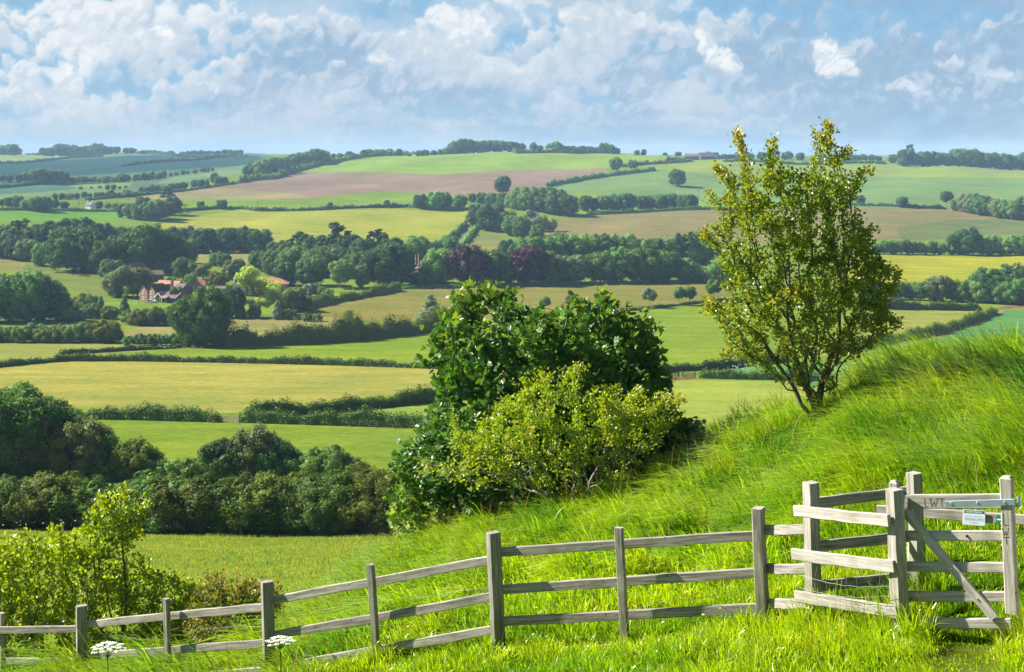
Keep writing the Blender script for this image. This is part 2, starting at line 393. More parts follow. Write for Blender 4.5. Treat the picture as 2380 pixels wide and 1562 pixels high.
world = bpy.data.worlds.new('World'); scene.world = world; world.use_nodes = True
def build_world():
    nt = world.node_tree; nt.nodes.clear()
    out = N(nt, 'ShaderNodeOutputWorld'); bg = N(nt, 'ShaderNodeBackground', Strength=1.0)
    sky = N(nt, 'ShaderNodeTexSky', sky_type='NISHITA', sun_disc=False)
    sky.sun_elevation = e_; sky.sun_rotation = math.atan2(SUN.x, SUN.y); sky.altitude = 100
    sky.air_density = 1.0; sky.dust_density = 0.6; sky.ozone_density = 1.5
    skyc = mixc(nt, 1.0, sky.outputs[0], (0.045, 0.045, 0.045), 'MULTIPLY')
    K = SKYK
    tc = N(nt, 'ShaderNodeTexCoord')
    sep = N(nt, 'ShaderNodeSeparateXYZ'); L(nt, tc.outputs['Generated'], sep.inputs[0]); el = sep.outputs[2]
    c = mixc(nt, ramp(nt, el, (-0.02, 0.12)), srgb(160, 196, 224, K*.5), srgb(190, 211, 230, K*.5))
    nz = N(nt, 'ShaderNodeTexNoise', Scale=2.2, Detail=4.0); L(nt, tc.outputs['Generated'], nz.inputs['Vector'])
    dome = ramp(nt, el, (0.13, 0.30))           # the physical sky lights the rest of the dome
    up = mixc(nt, math_n(nt, 'MULTIPLY', ramp(nt, nz.outputs[0], (0.48, 0.62)), 0.5), skyc, srgb(225, 230, 236, K*0.2))
    c = mixc(nt, dome, c, up)
    L(nt, c, bg.inputs[0]); L(nt, bg.outputs[0], out.inputs[0])
SKYK = 1.0 / 2**EXPO
build_world(); build_sky(EXPO)

# ---------------------------------------------------------------- haze
HAZE = 1.05e-4
def build_haze():
    bm = bmesh.new(); bmesh.ops.create_cube(bm, size=1.0)
    me = bpy.data.meshes.new('haze'); bm.to_mesh(me); bm.free()
    m, nt, out = new_mat('haze_air')
    v = N(nt, 'ShaderNodeVolumePrincipled', Density=HAZE, Anisotropy=0.0)
    v.inputs['Color'].default_value = (0.46, 0.72, 1.0, 1)
    L(nt, v.outputs[0], out.inputs['Volume'])
    o = link('haze', me, [m])
    z0, z1 = -40.0, ZC + 30.0
    o.scale = (13000, 9400, z1 - z0); o.location = (0, 4300, (z0 + z1) / 2)
    tag(o, 'thin blue summer haze over the valley', None, None, 'stuff')
HAZE_ON = True
if HAZE_ON: build_haze()

# ---------------------------------------------------------------- ground: fields as surveyed polygons (drawing px)
KA = (0.365, 0.38, 0.40)      # what the sun and sky of the day make of it
# name, apparent colour, y-range, polygon, tuft contrast
FIELDS = [
 ('pasture', (154,178,66), (30, 9000), [(-2000,-50),(5000,-50),(5000,3000),(-2000,3000)]),
 ('meadow', (150,166,62), (30,128), [(-2000,1190),(1500,1190),(1500,1700),(-2000,1700)]),
 # far left slopes
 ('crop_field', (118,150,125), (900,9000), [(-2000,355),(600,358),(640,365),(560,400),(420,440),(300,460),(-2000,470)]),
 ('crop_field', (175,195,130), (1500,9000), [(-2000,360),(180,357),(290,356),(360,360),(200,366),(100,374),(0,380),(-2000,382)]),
 ('crop_field', (66,108,112), (1300,9000), [(-2000,382),(0,381),(110,374),(300,362),(430,358),(600,362),(612,368),(560,385),(440,392),(330,400),(180,408),(0,416),(-2000,420)]),  # cloud shadow over this hill put into the dark blue-green crop colour
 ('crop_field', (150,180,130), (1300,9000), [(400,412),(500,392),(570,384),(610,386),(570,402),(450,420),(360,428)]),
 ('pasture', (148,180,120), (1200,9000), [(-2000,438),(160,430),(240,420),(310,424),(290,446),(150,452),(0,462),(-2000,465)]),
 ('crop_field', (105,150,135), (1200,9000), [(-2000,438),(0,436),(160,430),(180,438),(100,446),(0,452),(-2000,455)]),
 ('pasture', (150,178,84), (900,9000), [(-2000,480),(250,470),(330,478),(300,492),(-2000,500)]),
 ('crop_field', (140,188,70), (800,9000), [(-2000,488),(120,487),(288,490),(300,502),(350,514),(260,516),(-2000,512)]),
 ('hay_field', (178,172,98), (700,1300), [(-2000,600),(80,598),(140,620),(170,660),(60,640),(-2000,640)]),
 ('rough_grass', (150,165,85), (520,1000), [(60,612),(180,625),(260,640),(255,690),(110,665),(40,640)]),
 ('hay_field', (186,178,112), (600,1100), [(380,585),(600,585),(600,612),(380,612)]),
 # hill in the middle
 ('crop_field', (174,204,88), (1200,9000), [(690,400),(760,384),(900,362),(1040,352),(1545,352),(1545,366),(1480,381),(1400,392),(1180,396),(1010,406),(880,400)]),
 ('ploughed_field', (188,158,144), (1100,2300), [(300,462),(420,444),(560,420),(690,401),(880,401),(1010,406),(1180,396),(1400,391),(1410,398),(1340,416),(1270,434),(1190,455),(1080,455),(1000,452),(900,445),(800,452),(700,464),(560,462),(430,466)]),
 ('stubble', (196,178,130), (1100,2300), [(300,460),(420,447),(520,436),(700,452),(720,462),(560,464),(420,466)]),
 ('crop_field', (156,186,70), (1000,2000), [(410,462),(560,464),(700,464),(800,452),(900,444),(990,451),(1080,455),(1080,480),(970,478),(820,484),(640,486),(430,492)]),
 ('barley_field', (198,200,82), (750,1500), [(360,524),(430,506),(560,488),(760,490),(900,486),(1090,487),(1088,500),(1062,540),(1020,562),(1000,574),(900,586),(620,575),(560,545),(380,530)]),
 ('hay_field', (170,170,96), (700,1300), [(1090,552),(1115,540),(1180,552),(1290,560),(1300,575),(1100,580)]),
 ('crop_field', (178,198,92), (1000,2300), [(1480,381),(1545,362),(1650,372),(2000,376),(2180,386),(2700,402),(2700,414),(2250,414),(2000,410),(1850,412),(1700,408),(1640,402),(1520,394)]),
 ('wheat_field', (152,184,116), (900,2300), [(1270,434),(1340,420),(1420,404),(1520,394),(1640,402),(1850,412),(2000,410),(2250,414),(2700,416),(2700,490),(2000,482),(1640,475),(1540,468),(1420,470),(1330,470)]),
 ('wheat_field', (182,190,125), (1100,2300), [(2180,388),(2260,392),(2700,402),(2700,410),(2300,404)]),
 ('crop_field', (165,196,80), (900,2000), [(1335,445),(1400,452),(1400,466),(1640,466),(1800,476),(1900,482),(1900,488),(1560,486),(1340,500)]),
 ('rough_pasture', (172,158,108), (700,1500), [(1220,560),(1250,535),(1320,505),(1440,490),(1640,484),(1700,482),(2100,484),(2380,488),(2700,492),(2700,545),(2380,540),(2050,556),(1800,566),(1500,575),(1350,575)]),
 ('rough_pasture', (140,152,96), (700,1500), [(2080,530),(2200,512),(2380,506),(2700,508),(2700,545),(2380,545),(2100,560)]),
 ('rape_field', (206,204,62), (600,1200), [(1990,592),(2380,594),(2700,596),(2700,660),(2380,660),(2050,664),(1960,640)]),
 ('rough_meadow', (166,160,84), (440,760), [(690,726),(760,698),(840,682),(930,668),(1020,660),(1300,655),(1640,650),(1700,660),(1710,690),(1650,706),(1430,728),(1200,745),(1020,748),(900,748),(780,746)]),
 ('lawn', (150,190,70), (440,800), [(930,664),(980,656),(1060,654),(1060,668),(1000,672)]),
 ('lawn', (165,205,70), (430,800), [(690,700),(705,690),(760,680),(800,684),(740,698),(700,708)]),
 ('lawn', (150,185,75), (430,800), [(290,700),(400,698),(410,712),(300,716)]),
 ('hay_field', (190,178,116), (370,600), [(240,790),(270,770),(400,752),(470,742),(700,738),(790,740),(780,765),(640,775),(470,782),(330,792)]),
 ('pasture', (162,186,62), (330,560), [(230,828),(320,818),(450,806),(700,796),(1030,764),(1240,740),(1430,728),(1640,706),(1800,704),(2010,716),(1960,800),(1900,832),(1740,840),(1560,862),(1440,880),(1000,850),(700,838)]),
 ('pasture', (178,184,98), (330,560), [(-2000,800),(0,794),(200,798),(420,804),(330,818),(230,828),(0,836),(-2000,840)]),
 ('hay_field', (196,192,100), (200,420), [(-2000,850),(0,846),(150,836),(500,842),(985,856),(1200,862),(1200,890),(1010,905),(700,945),(530,960),(300,955),(120,945),(-2000,935)]),
 ('pasture', (172,194,84), (190,330), [(700,965),(780,955),(1015,930),(1300,900),(1300,985),(1040,975)]),
 ('pasture', (184,200,92), (180,330), [(1400,890),(1560,884),(1620,880),(1850,882),(2100,900),(2200,1000),(1700,1080),(1400,1060)]),
 ('bare_earth', (150,110,80), (200,340), [(1545,878),(1610,876),(1622,881),(1550,886)]),
 ('beet_field', (124,180,104), (220,700), [(1620,868),(1760,850),(1960,846),(2100,808),(2250,752),(2330,722),(2700,705),(2700,1000),(2100,1000),(1850,880),(1660,872)]),
 ('field_margin', (190,186,104), (220,700), [(1990,836),(2120,790),(2260,745),(2325,718),(2336,722),(2270,756),(2120,806),(1990,846)]),
 ('wheat_field', (190,194,92), (330,700), [(1900,790),(1980,760),(2050,713),(2290,722),(2240,740),(2100,785),(1960,826),(1880,830)]),
 ('track', (160,120,100), (400,800), [(2305,722),(2330,712),(2395,706),(2395,713),(2340,718)]),
 ('bare_earth', (112,84,66), (520,1000), [(150,629),(172,625),(190,630),(212,640),(204,644),(178,640),(160,636)]),
 ('footpath', (118,132,48), (9,16), [(2110,1520),(2200,1500),(2330,1492),(2420,1500),(2450,1660),(2150,1660)]),
 ('lane', (176,172,178), (700,1100), [(1068,562),(1080,542),(1092,532),(1099,532),(1092,548),(1082,562)]),
]
PATH = [i for i, f in enumerate(FIELDS) if f[0] == 'footpath'][0]
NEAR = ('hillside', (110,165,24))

def in_poly(px, py, poly):
    inside = np.zeros(px.shape, bool)
    for i in range(len(poly)):
        x1, y1 = poly[i]; x2, y2 = poly[i-1]
        if y1 == y2: continue
        c = ((y1 > py) != (y2 > py)) & (px < (x2 - x1) * (py - y1) / (y2 - y1) + x1)
        inside ^= c
    return inside

def field_index(x, y, z):
    u = UC + F * x / y; v = VH + F * (ZC - z) / y
    dx, dy = u / DS, v / DS
    idx = np.full(x.shape, -1)
    for k, (nm, c, (a, b), poly) in enumerate(FIELDS):
        s = (y > a) & (y < b)
        idx[s & in_poly(dx, dy, poly)] = k
    # the bank by the fence ends at its brow
    brow = 27 + 0 * y
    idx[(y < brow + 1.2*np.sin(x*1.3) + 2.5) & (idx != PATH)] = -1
    return idx

def field_mat(name, streak):
    m, nt, out = new_mat(name)
    at_ = N(nt, 'ShaderNodeAttribute', attribute_name='crop')
    geo = N(nt, 'ShaderNodeNewGeometry')
    def nz(scale, sx=1, sy=1, detail=6):
        mp = N(nt, 'ShaderNodeMapping'); mp.inputs['Scale'].default_value = (sx, sy, 1); L(nt, geo.outputs['Position'], mp.inputs['Vector'])
        n = N(nt, 'ShaderNodeTexNoise', Scale=scale, Detail=detail, Roughness=0.62); L(nt, mp.outputs[0], n.inputs['Vector']); return n.outputs[0]
    c = at_.outputs['Color']
    c = mixc(nt, ramp(nt, nz(0.018), (0.33, 0.68)), mixc(nt, 1, c, (0.80, 0.88, 0.84), 'MULTIPLY'), mixc(nt, 1, c, (1.16, 1.08, 1.0), 'MULTIPLY'))
    c = mixc(nt, ramp(nt, nz(0.11, 0.35, 1.0), (0.36, 0.66)), mixc(nt, 1, c, (0.80, 0.87, 0.78), 'MULTIPLY'), mixc(nt, 1, c, (1.18, 1.10, 1.06), 'MULTIPLY'))
    c = mixc(nt, ramp(nt, nz(0.9, 0.6, 1.0, 8), (0.3, 0.7)), mixc(nt, 1, c, (0.70, 0.76, 0.66), 'MULTIPLY'), mixc(nt, 1, c, (1.26, 1.20, 1.18), 'MULTIPLY'))
    if streak:   # tramlines and drill rows
        w = N(nt, 'ShaderNodeTexWave', wave_type='BANDS', Scale=0.035, Distortion=2.2, Detail=2.0); w.inputs['Detail Scale'].default_value = 0.4
        mp = N(nt, 'ShaderNodeMapping'); mp.inputs['Rotation'].default_value = (0, 0, 1.0); L(nt, geo.outputs['Position'], mp.inputs['Vector']); L(nt, mp.outputs[0], w.inputs['Vector'])
        c = mixc(nt, ramp(nt, w.outputs[0], (0.0, 0.12)), mixc(nt, 1, c, (0.78, 0.84, 0.76), 'MULTIPLY'), c)
    b = N(nt, 'ShaderNodeBsdfDiffuse', Roughness=0.0); L(nt, c, b.inputs[0])
    bp = N(nt, 'ShaderNodeBump', Strength=0.5, Distance=0.5); L(nt, nz(0.5, 1, 1, 5), bp.inputs['Height']); L(nt, bp.outputs[0], b.inputs['Normal'])
    L(nt, b.outputs[0], out.inputs[0]); return m

def build_ground():
    uu = np.concatenate([np.arange(-760, -30, 14.0), np.arange(-30, 1054, 1.9), np.arange(1054, 1790, 14.0)])
    ys = [5.0]
    while ys[-1] < 7900:
        y = ys[-1]
        d = 4 + 58 * min(1, max(0, (y - 10) / 330))
        st = 1.25 * y * y / (F * d)
        st = min(max(st, 0.16), 7.5 if y < 2700 else 0.06 * y)
        ys.append(y + st)
    ys = np.array(ys)
    Y, U = np.meshgrid(ys, uu, indexing='ij'); X = (U - UC) / F * Y
    Z = hz(X.ravel(), Y.ravel())
    x, y = X.ravel(), Y.ravel()
    nr, nc = Y.shape
    P = np.stack([x, y, Z], 1)
    # vertex normals from the whole sheet so that neighbouring fields meet without a crease
    Pg = P.reshape(nr, nc, 3)
    du = np.gradient(Pg, axis=1); dv = np.gradient(Pg, axis=0)
    nrm = np.cross(du, dv).reshape(-1, 3); nrm /= np.linalg.norm(nrm, axis=1)[:, None]
    vi = field_index(x, y, Z)
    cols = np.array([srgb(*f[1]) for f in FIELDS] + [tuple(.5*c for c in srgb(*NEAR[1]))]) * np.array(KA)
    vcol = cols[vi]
    ii = np.arange(nr * nc).reshape(nr, nc)
    q = np.stack([ii[:-1, :-1], ii[:-1, 1:], ii[1:, 1:], ii[1:, :-1]], -1).reshape(-1, 4)
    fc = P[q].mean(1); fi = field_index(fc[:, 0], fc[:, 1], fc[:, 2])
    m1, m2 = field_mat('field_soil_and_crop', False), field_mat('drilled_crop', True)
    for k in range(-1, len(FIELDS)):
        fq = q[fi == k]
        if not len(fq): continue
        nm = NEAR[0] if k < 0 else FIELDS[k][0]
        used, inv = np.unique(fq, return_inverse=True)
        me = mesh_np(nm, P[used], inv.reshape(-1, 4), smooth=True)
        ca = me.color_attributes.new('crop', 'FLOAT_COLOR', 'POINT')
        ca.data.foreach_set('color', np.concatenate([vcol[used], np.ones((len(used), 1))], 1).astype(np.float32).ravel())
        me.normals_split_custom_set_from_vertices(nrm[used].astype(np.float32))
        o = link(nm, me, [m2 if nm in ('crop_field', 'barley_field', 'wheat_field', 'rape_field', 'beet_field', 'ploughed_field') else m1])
        tag(o, None, None, None, 'structure')
build_ground()
# ---------------------------------------------------------------- far and middle-distance vegetation
def icos(sub=1):
    bm = bmesh.new(); bmesh.ops.create_icosphere(bm, subdivisions=sub, radius=1.0)
    v = np.array([p.co[:] for p in bm.verts]); f = np.array([[q.index for q in p.verts] for p in bm.faces]); bm.free(); return v, f
ICO_V, ICO_F = icos(2)

def unit(r, n):
    d = r.normal(size=(n, 3)); return d / np.linalg.norm(d, axis=1)[:, None]

def cards(P, Nn, size, r, jit=0.55, stretch=1.0, droop=0.0):
    """leaf sprays as small four- and five-cornered faces lying roughly across the crown surface"""
    n = len(P)
    nn = Nn + jit * unit(r, n); nn /= np.linalg.norm(nn, axis=1)[:, None]
    t = unit(r, n)
    if droop: t = t * (1 - droop) + np.array([0, 0, -1.0]) * droop
    t -= nn * (t * nn).sum(1)[:, None]; t /= np.linalg.norm(t, axis=1)[:, None] + 1e-9
    b = np.cross(nn, t)
    s = (size * r.uniform(0.6, 1.35, n))[:, None]
    a, c = t * s * stretch, b * s * r.uniform(0.6, 1.0, n)[:, None]
    k = r.uniform(-0.35, 0.35, n)[:, None]
    V = np.stack([P - a*0.5 - c*0.32, P - a*k + c*0.5*(-1), P + a*0.55 - c*0.1, P + a*k + c*0.5, P - a*0.42 + c*0.28], 1)
    Fc = np.arange(n * 5).reshape(n, 5)
    return V.reshape(-1, 3), Fc

def tube(pts, rad, sides=6):
    pts = np.asarray(pts, float); V, Fc = [], []
    for i, p in enumerate(pts):
        d = pts[min(i+1, len(pts)-1)] - pts[max(i-1, 0)]; d /= np.linalg.norm(d) + 1e-9
        a = np.cross(d, [0.31, 0.9, 0.2]); a /= np.linalg.norm(a) + 1e-9; b = np.cross(d, a)
        for k in range(sides):
            w = 2*math.pi*k/sides; V.append(p + rad[i]*(a*math.cos(w) + b*math.sin(w)))
    for i in range(len(pts)-1):
        for k in range(sides):
            Fc.append([i*sides+k, i*sides+(k+1) % sides, (i+1)*sides+(k+1) % sides, (i+1)*sides+k])
    return np.array(V), np.array(Fc)

def puff_layout(kind, r):
    """(centre, radius) of the leaf masses in a tree of height one"""
    P = []
    if kind in ('round', 'broad', 'tall', 'oak', 'loose', 'lolli', 'shrub', 'bush'):
        cz, rx, rz, n, pr = {'round': (.49, .45, .50, 26, .36), 'broad': (.48, .56, .50, 32, .31), 'tall': (.50, .32, .50, 22, .44),
                             'oak': (.55, .47, .44, 30, .33), 'loose': (.54, .43, .46, 34, .24), 'lolli': (.68, .34, .31, 14, .40),
                             'shrub': (.42, .52, .52, 20, .36), 'bush': (.40, .62, .52, 26, .32)}[kind]
        off = r.uniform(0, 6.28)
        for i in range(n):
            z = 1 - 2*(i + .5)/n; z = z*0.97 + r.uniform(-.06, .06); z = max(-.95, min(1, z))
            if kind in ('shrub', 'bush') and z < -0.55: continue
            w = i*2.39996 + off + r.uniform(-.3, .3); q = math.sqrt(max(0, 1 - z*z))
            k = r.uniform(.58, .80)
            c = np.array([rx*q*math.cos(w)*k*r.uniform(.85, 1.15), rx*q*math.sin(w)*k*r.uniform(.85, 1.15), cz + rz*z*k])
            P.append((c, pr*rx*r.uniform(.75, 1.25)))
        P.append((np.array([0, 0, cz]), rx*0.62 if kind != 'loose' else rx*.45))
    elif kind == 'pine':
        for i in range(13):
            z = .42 + .55*(i/12) + r.uniform(-.03, .03); sp = .24*(1.15 - (z-.4)) * r.uniform(.3, 1)
            w = i*2.4 + r.uniform(-.5, .5)
            P.append((np.array([sp*math.cos(w), sp*math.sin(w), z]), r.uniform(.075, .13)))
    elif kind == 'cone':
        for i in range(20):
            z = .10 + .86*(i/19); sp = .20*(1.04 - z) * 1.0; w = i*2.4
            P.append((np.array([sp*math.cos(w), sp*math.sin(w), z]), .05 + .135*(1.02 - z)))
    elif kind == 'willow':
        for i in range(24):
            w = i*2.4; z = .30 + .62*((i*0.381) % 1); sp = .34*math.sqrt(max(0.05, 1-((z-.5)/.52)**2))*r.uniform(.5, 1)
            P.append((np.array([sp*math.cos(w), sp*math.sin(w), z]), r.uniform(.10, .16)))
    return P

def make_tree_mesh(kind, seed, n, size):
    r = np.random.default_rng(seed)
    P = puff_layout(kind, r)
    P0 = P
    if n > 9000:
        sub = []; cen0 = np.mean([p[0] for p in P], axis=0)
        for c, rad in P:
            for q in unit(r, 15):
                q = q + .5*(c-cen0)/(np.linalg.norm(c-cen0)+1e-6); q /= np.linalg.norm(q); sub.append((c + q*rad*r.uniform(.5, .95), rad*r.uniform(.24, .50)))
        P = sub
    w = np.array([p[1]**2 for p in P]); w /= w.sum()
    cen = np.mean([p[0] for p in P], axis=0)
    which = r.choice(len(P), n, p=w)
    C = np.array([p[0] for p in P])[which]; R = np.array([p[1] for p in P])[which]
    d = unit(r, n)
    if kind in ('pine',): d[:, 2] *= 0.45
    out = C - cen; out /= np.linalg.norm(out, axis=1)[:, None] + 1e-6
    d = d + 0.45*out; d /= np.linalg.norm(d, axis=1)[:, None]
    lump = 1 + 0.10*np.sin(d[:, 0]*7 + which*1.7) * np.cos(d[:, 2]*8 + which)
    pos = C + d * (R * r.uniform(0.62, 1.18, n)**0.7 * lump)[:, None]
    st_ = r.random(n) < .09; pos[st_] += d[st_]*(R[st_]*r.uniform(.05, .35, st_.sum()))[:, None]
    if kind == 'pine': pos[:, 2] = C[:, 2] + (pos[:, 2] - C[:, 2])*0.7
    keep = pos[:, 2] > 0.01
    if kind == 'willow': V, Fc = cards(pos[keep], d[keep], size, r, .5, 2.1, .75)
    else: V, Fc = cards(pos[keep], d[keep], size, r, .42 if n < 20000 else .7)
    # dense inner twigs and leaves
    cv, cf, k = [], [], 0
    for c, rad in P0:
        s = (0.78 if n < 9000 else .62) if kind not in ('loose', 'willow') else 0.5
        v = ICO_V * rad * s * (1 + 0.14*np.sin(ICO_V[:, :1]*5 + k) + 0.1*np.cos(ICO_V[:, 2:]*6 + k)) + c
        v[:, 2] = np.maximum(v[:, 2], 0.0)
        cv.append(v); cf.append(ICO_F + k*len(ICO_V)); k += 1
    cv = np.concatenate(cv); cf = np.concatenate(cf) + len(V)
    crown = mesh_np('crown', np.concatenate([V, cv]), [Fc, cf])
    # trunk and limbs
    th = {'round': .35, 'broad': .35, 'tall': .3, 'oak': .42, 'loose': .5, 'lolli': .55, 'shrub': .2, 'bush': .15, 'pine': .9, 'cone': .9, 'willow': .45}[kind]
    tr = {'lolli': .016, 'pine': .014, 'cone': .016, 'oak': .040, 'broad': .03, 'shrub': .02, 'bush': .018}.get(kind, .024)
    tv, tf, base = [], [], 0
    def add(v, f):
        nonlocal base
        tv.append(v); tf.append(f + base); base += len(v)
    pts = [np.array([0.01*math.sin(3*i+seed), 0.01*math.cos(2*i+seed), -0.03 + (th+.03)*i/5]) for i in range(6)]
    add(*tube(pts, [tr*(1.45 if i == 0 else 1 - .10*i) for i in range(6)], 7))
    if kind not in ('pine', 'cone'):
        for p, rad in sorted(P, key=lambda q: -q[1])[:9]:
            s = np.array([0, 0, th*r.uniform(.55, .98)])
            mid = (s + p)/2 + np.array([0, 0, .03])
            add(*tube([s, mid, p], [tr*.55, tr*.4, tr*.15], 5))
    trunk = mesh_np('trunk', np.concatenate(tv), np.concatenate(tf), smooth=True)
    return crown, trunk

bark = plain('grey_bark', (0.16, 0.13, 0.10), 0.9, var=.4, scale=5)
LEAF = {
 'dk': leaf_mat('dark_leaves', (0.052, 0.121, 0.034), trans=.22, nscale=.12),
 'md': leaf_mat('green_leaves', (0.094, 0.197, 0.042), trans=.25, nscale=.12),
 'lt': leaf_mat('light_leaves', (0.164, 0.308, 0.072), trans=.28, nscale=.12, obvar=.15),
 'bw': leaf_mat('bright_willow_leaves', (0.360, 0.530, 0.130), trans=.35, nscale=.2, obvar=.05),
 'yl': leaf_mat('yellowish_leaves', (0.289, 0.367, 0.085), trans=.3, nscale=.12, obvar=.12),
 'gr': leaf_mat('grey_green_leaves', (0.144, 0.197, 0.081), trans=.25, nscale=.15, obvar=.15),
 'sv': leaf_mat('silvery_leaves', (0.197, 0.262, 0.177), trans=.25, nscale=.15, obvar=.1),
 'pu': leaf_mat('copper_leaves', (0.068, 0.031, 0.048), trans=.15, nscale=.2, obvar=.05, tcol=(1.5, .8, .9)),
 'br': leaf_mat('olive_leaves', (0.116, 0.168, 0.022), trans=.25, nscale=.25, obvar=.2),
 'hb': leaf_mat('dusky_hawthorn_leaves', (0.058, 0.108, 0.010), trans=.2, nscale=.5, obvar=.22),
 'pn': leaf_mat('pine_needles', (0.042, 0.087, 0.031), trans=.12, nscale=.2, obvar=.2),
}
ADJ = {'dk': 'dark green', 'md': 'mid green', 'lt': 'light green', 'yl': 'yellow-green', 'gr': 'grey-green', 'sv': 'silvery', 'pu': 'dark purple',
       'br': 'olive-brown', 'hb': 'dusky olive', 'pn': 'blackish', 'bw': 'bright green'}
KW = {'round': 'rounded tree', 'broad': 'broad tree', 'tall': 'narrow tree', 'oak': 'spreading tree', 'loose': 'open-crowned tree', 'lolli': 'small stemmed tree',
      'shrub': 'shrub', 'bush': 'bush', 'pine': 'pine', 'cone': 'conical tree', 'willow': 'willow'}
NMK = {'shrub': 'shrub', 'bush': 'bush', 'pine': 'pine_tree', 'willow': 'willow_tree', 'cone': 'conifer'}
CATK = {'shrub': 'shrub', 'bush': 'bush'}
_tm = {}
def tree_mesh(kind, var, fine):
    k = (kind, var, fine)
    if k not in _tm:
        n, s = {0: (1500, .075), 1: (6500, .038), 2: (15000, .027), 3: (30000, .0200)}[fine]
        if kind in ('pine', 'cone'): s *= .7
        if kind == 'willow': s *= .7
        c, t = make_tree_mesh(kind, hash_(kind) + 17*var, n, s)
        c.materials.append(LEAF['md']); t.materials.append(bark)
        _tm[k] = (c, t)
    return _tm[k]
def hash_(s): return sum((i+3)*ord(ch) for i, ch in enumerate(s)) % 9973
ORD = ('first second third fourth fifth sixth seventh eighth ninth tenth eleventh twelfth thirteenth fourteenth fifteenth sixteenth seventeenth '
       'eighteenth nineteenth twentieth twenty-first twenty-second twenty-third twenty-fourth twenty-fifth twenty-sixth twenty-seventh twenty-eighth '
       'twenty-ninth thirtieth').split()
_tn = 0
QUEUE = []
def put_tree(*a, **k): QUEUE.append((a, k))
def place_tree(kind, col, x, base, h, label, group=None, ydist=None, wide=1.0, fine=None, ymin=70, mass=None):
    """x, base, h in drawing px: foot of the tree and its height"""
    global _tn
    _tn += 1
    u, v = dd(x, base)
    if ydist: y = ydist; xx = (u - UC)/F*y; p = Vector((xx, y, gz(xx, y)))
    else: p = G(u, v, ymin)
    if ydist and ydist > 1500: h *= 1.03; wide *= 1.15
    hm = h * DS * p.y / F
    hpx = h * DS
    if fine is None: fine = 0 if hpx < 11 else (1 if hpx < 32 else (2 if hpx < 62 else 3))
    c, t = tree_mesh(kind, _tn % 3, fine)
    nm = NMK.get(kind, 'tree')
    if mass is not None: fine = 0; c, t = tree_mesh(kind, _tn % 3, 0)
    sx = hm * wide * random.uniform(1.0, 1.22)
    rz = random.uniform(0, 6.283)
    if mass is not None:
        n = len(c.vertices); v = np.empty(n*3, np.float32); c.vertices.foreach_get('co', v); v = v.reshape(-1, 3)
        cr, sr = math.cos(rz), math.sin(rz); w = np.stack([(v[:, 0]*cr - v[:, 1]*sr)*sx, (v[:, 0]*sr + v[:, 1]*cr)*sx, v[:, 2]*hm], 1) + np.array(p[:])
        mass.append((w, c, col)); return
    def skin(o, m):
        o.material_slots[0].link = 'OBJECT'; o.material_slots[0].material = m
    if hpx < 9:      # too small to show a trunk
        o = bpy.data.objects.new(nm, c); COL.objects.link(o); o.location = p; o.rotation_euler.z = rz; o.scale = (sx, sx, hm); skin(o, LEAF[col])
        return tag(o, label, CATK.get(kind, 'tree'), group)
    r = empty(nm, p, label, CATK.get(kind, 'tree'), group); r.rotation_euler.z = rz; r.scale = (sx, sx, hm)
    o = bpy.data.objects.new('crown', c); COL.objects.link(o); o.parent = r; skin(o, LEAF[col])
    if kind not in ('shrub', 'bush') and hpx >= 12:
        o = bpy.data.objects.new('trunk', t); COL.objects.link(o); o.parent = r
    return r

def row(desc, items, ydist=None, ymin=70):
    items = sorted(items, key=lambda q: q[0])
    n = len(items)
    for i, it in enumerate(items):
        x, b, h, kind, col = it[:5]; wide = it[5] if len(it) > 5 else 1.0
        if n == 1: lab = f'{ADJ[col]} {KW[kind]} {desc}'
        elif i == 0: lab = f'{ADJ[col]} {KW[kind]}, leftmost {desc}'
        elif i == n-1: lab = f'{ADJ[col]} {KW[kind]}, rightmost {desc}'
        else: lab = f'{ADJ[col]} {KW[kind]}, {ORD[i]} from left {desc}'
        put_tree(kind, col, x, b, h, lab, None if n == 1 else ('plants ' + desc)[:60], ydist, wide, ymin=ymin)

def fill(x0, x1, b0, b1, n, h0, h1, kinds, cols, seed, jb=1.0):
    r = random.Random(seed); out = []
    for i in range(n):
        t = (i + .5 + r.uniform(-.32, .32)) / n
        out.append((x0 + (x1-x0)*t, b0 + (b1-b0)*t + r.uniform(-jb, jb), r.uniform(h0, h1), r.choice(kinds), r.choice(cols)))
    return out

# skyline
row('on the far left skyline edge', [(8,0,24,'round','dk'),(26,0,27,'round','md'),(40,0,19,'round','dk')], 2750)
row('standing alone on the left skyline', [(100,0,21,'loose','dk'),(114,0,22,'round','dk')], 2800)
row('in the left skyline wood', fill(138,236,0,0,11,22,31,['round','broad'],['dk','dk','md'],1), 2850)
row('right of the left skyline wood', [(252,0,19,'round','dk'),(271,0,18,'round','dk'),(292,0,14,'round','dk'),(306,0,14,'broad','dk')], 2850)
row('along the thin left skyline row', fill(318,400,0,0,9,7,12,['round','shrub'],['dk','md'],2), 2850)
row('in the low skyline row', fill(421,512,0,0,9,8,13,['round','shrub'],['dk','md'],3), 2900)
row('in the skyline clump at the hollow', [(522,0,14,'round','dk'),(535,0,14,'round','md'),(547,0,13,'round','md'),(558,0,15,'round','dk')], 2900)
row('on the skyline above the upper hedge', [(775,362,11,'round','dk'),(790,362,12,'broad','md'),(812,364,16,'broad','dk'),(847,0,18,'round','dk'),(860,0,18,'round','md'),(876,0,17,'broad','md'),(890,0,16,'broad','md'),(907,0,17,'round','dk'),(927,0,18,'tall','dk'),(952,0,7,'round','dk')], 2160)
row('left of the skyline crest wood', [(973,0,15,'round','md'),(988,0,18,'round','md'),(1008,0,16,'round','dk'),(1025,0,18,'round','md'),(1040,0,21,'broad','md')], 2160)
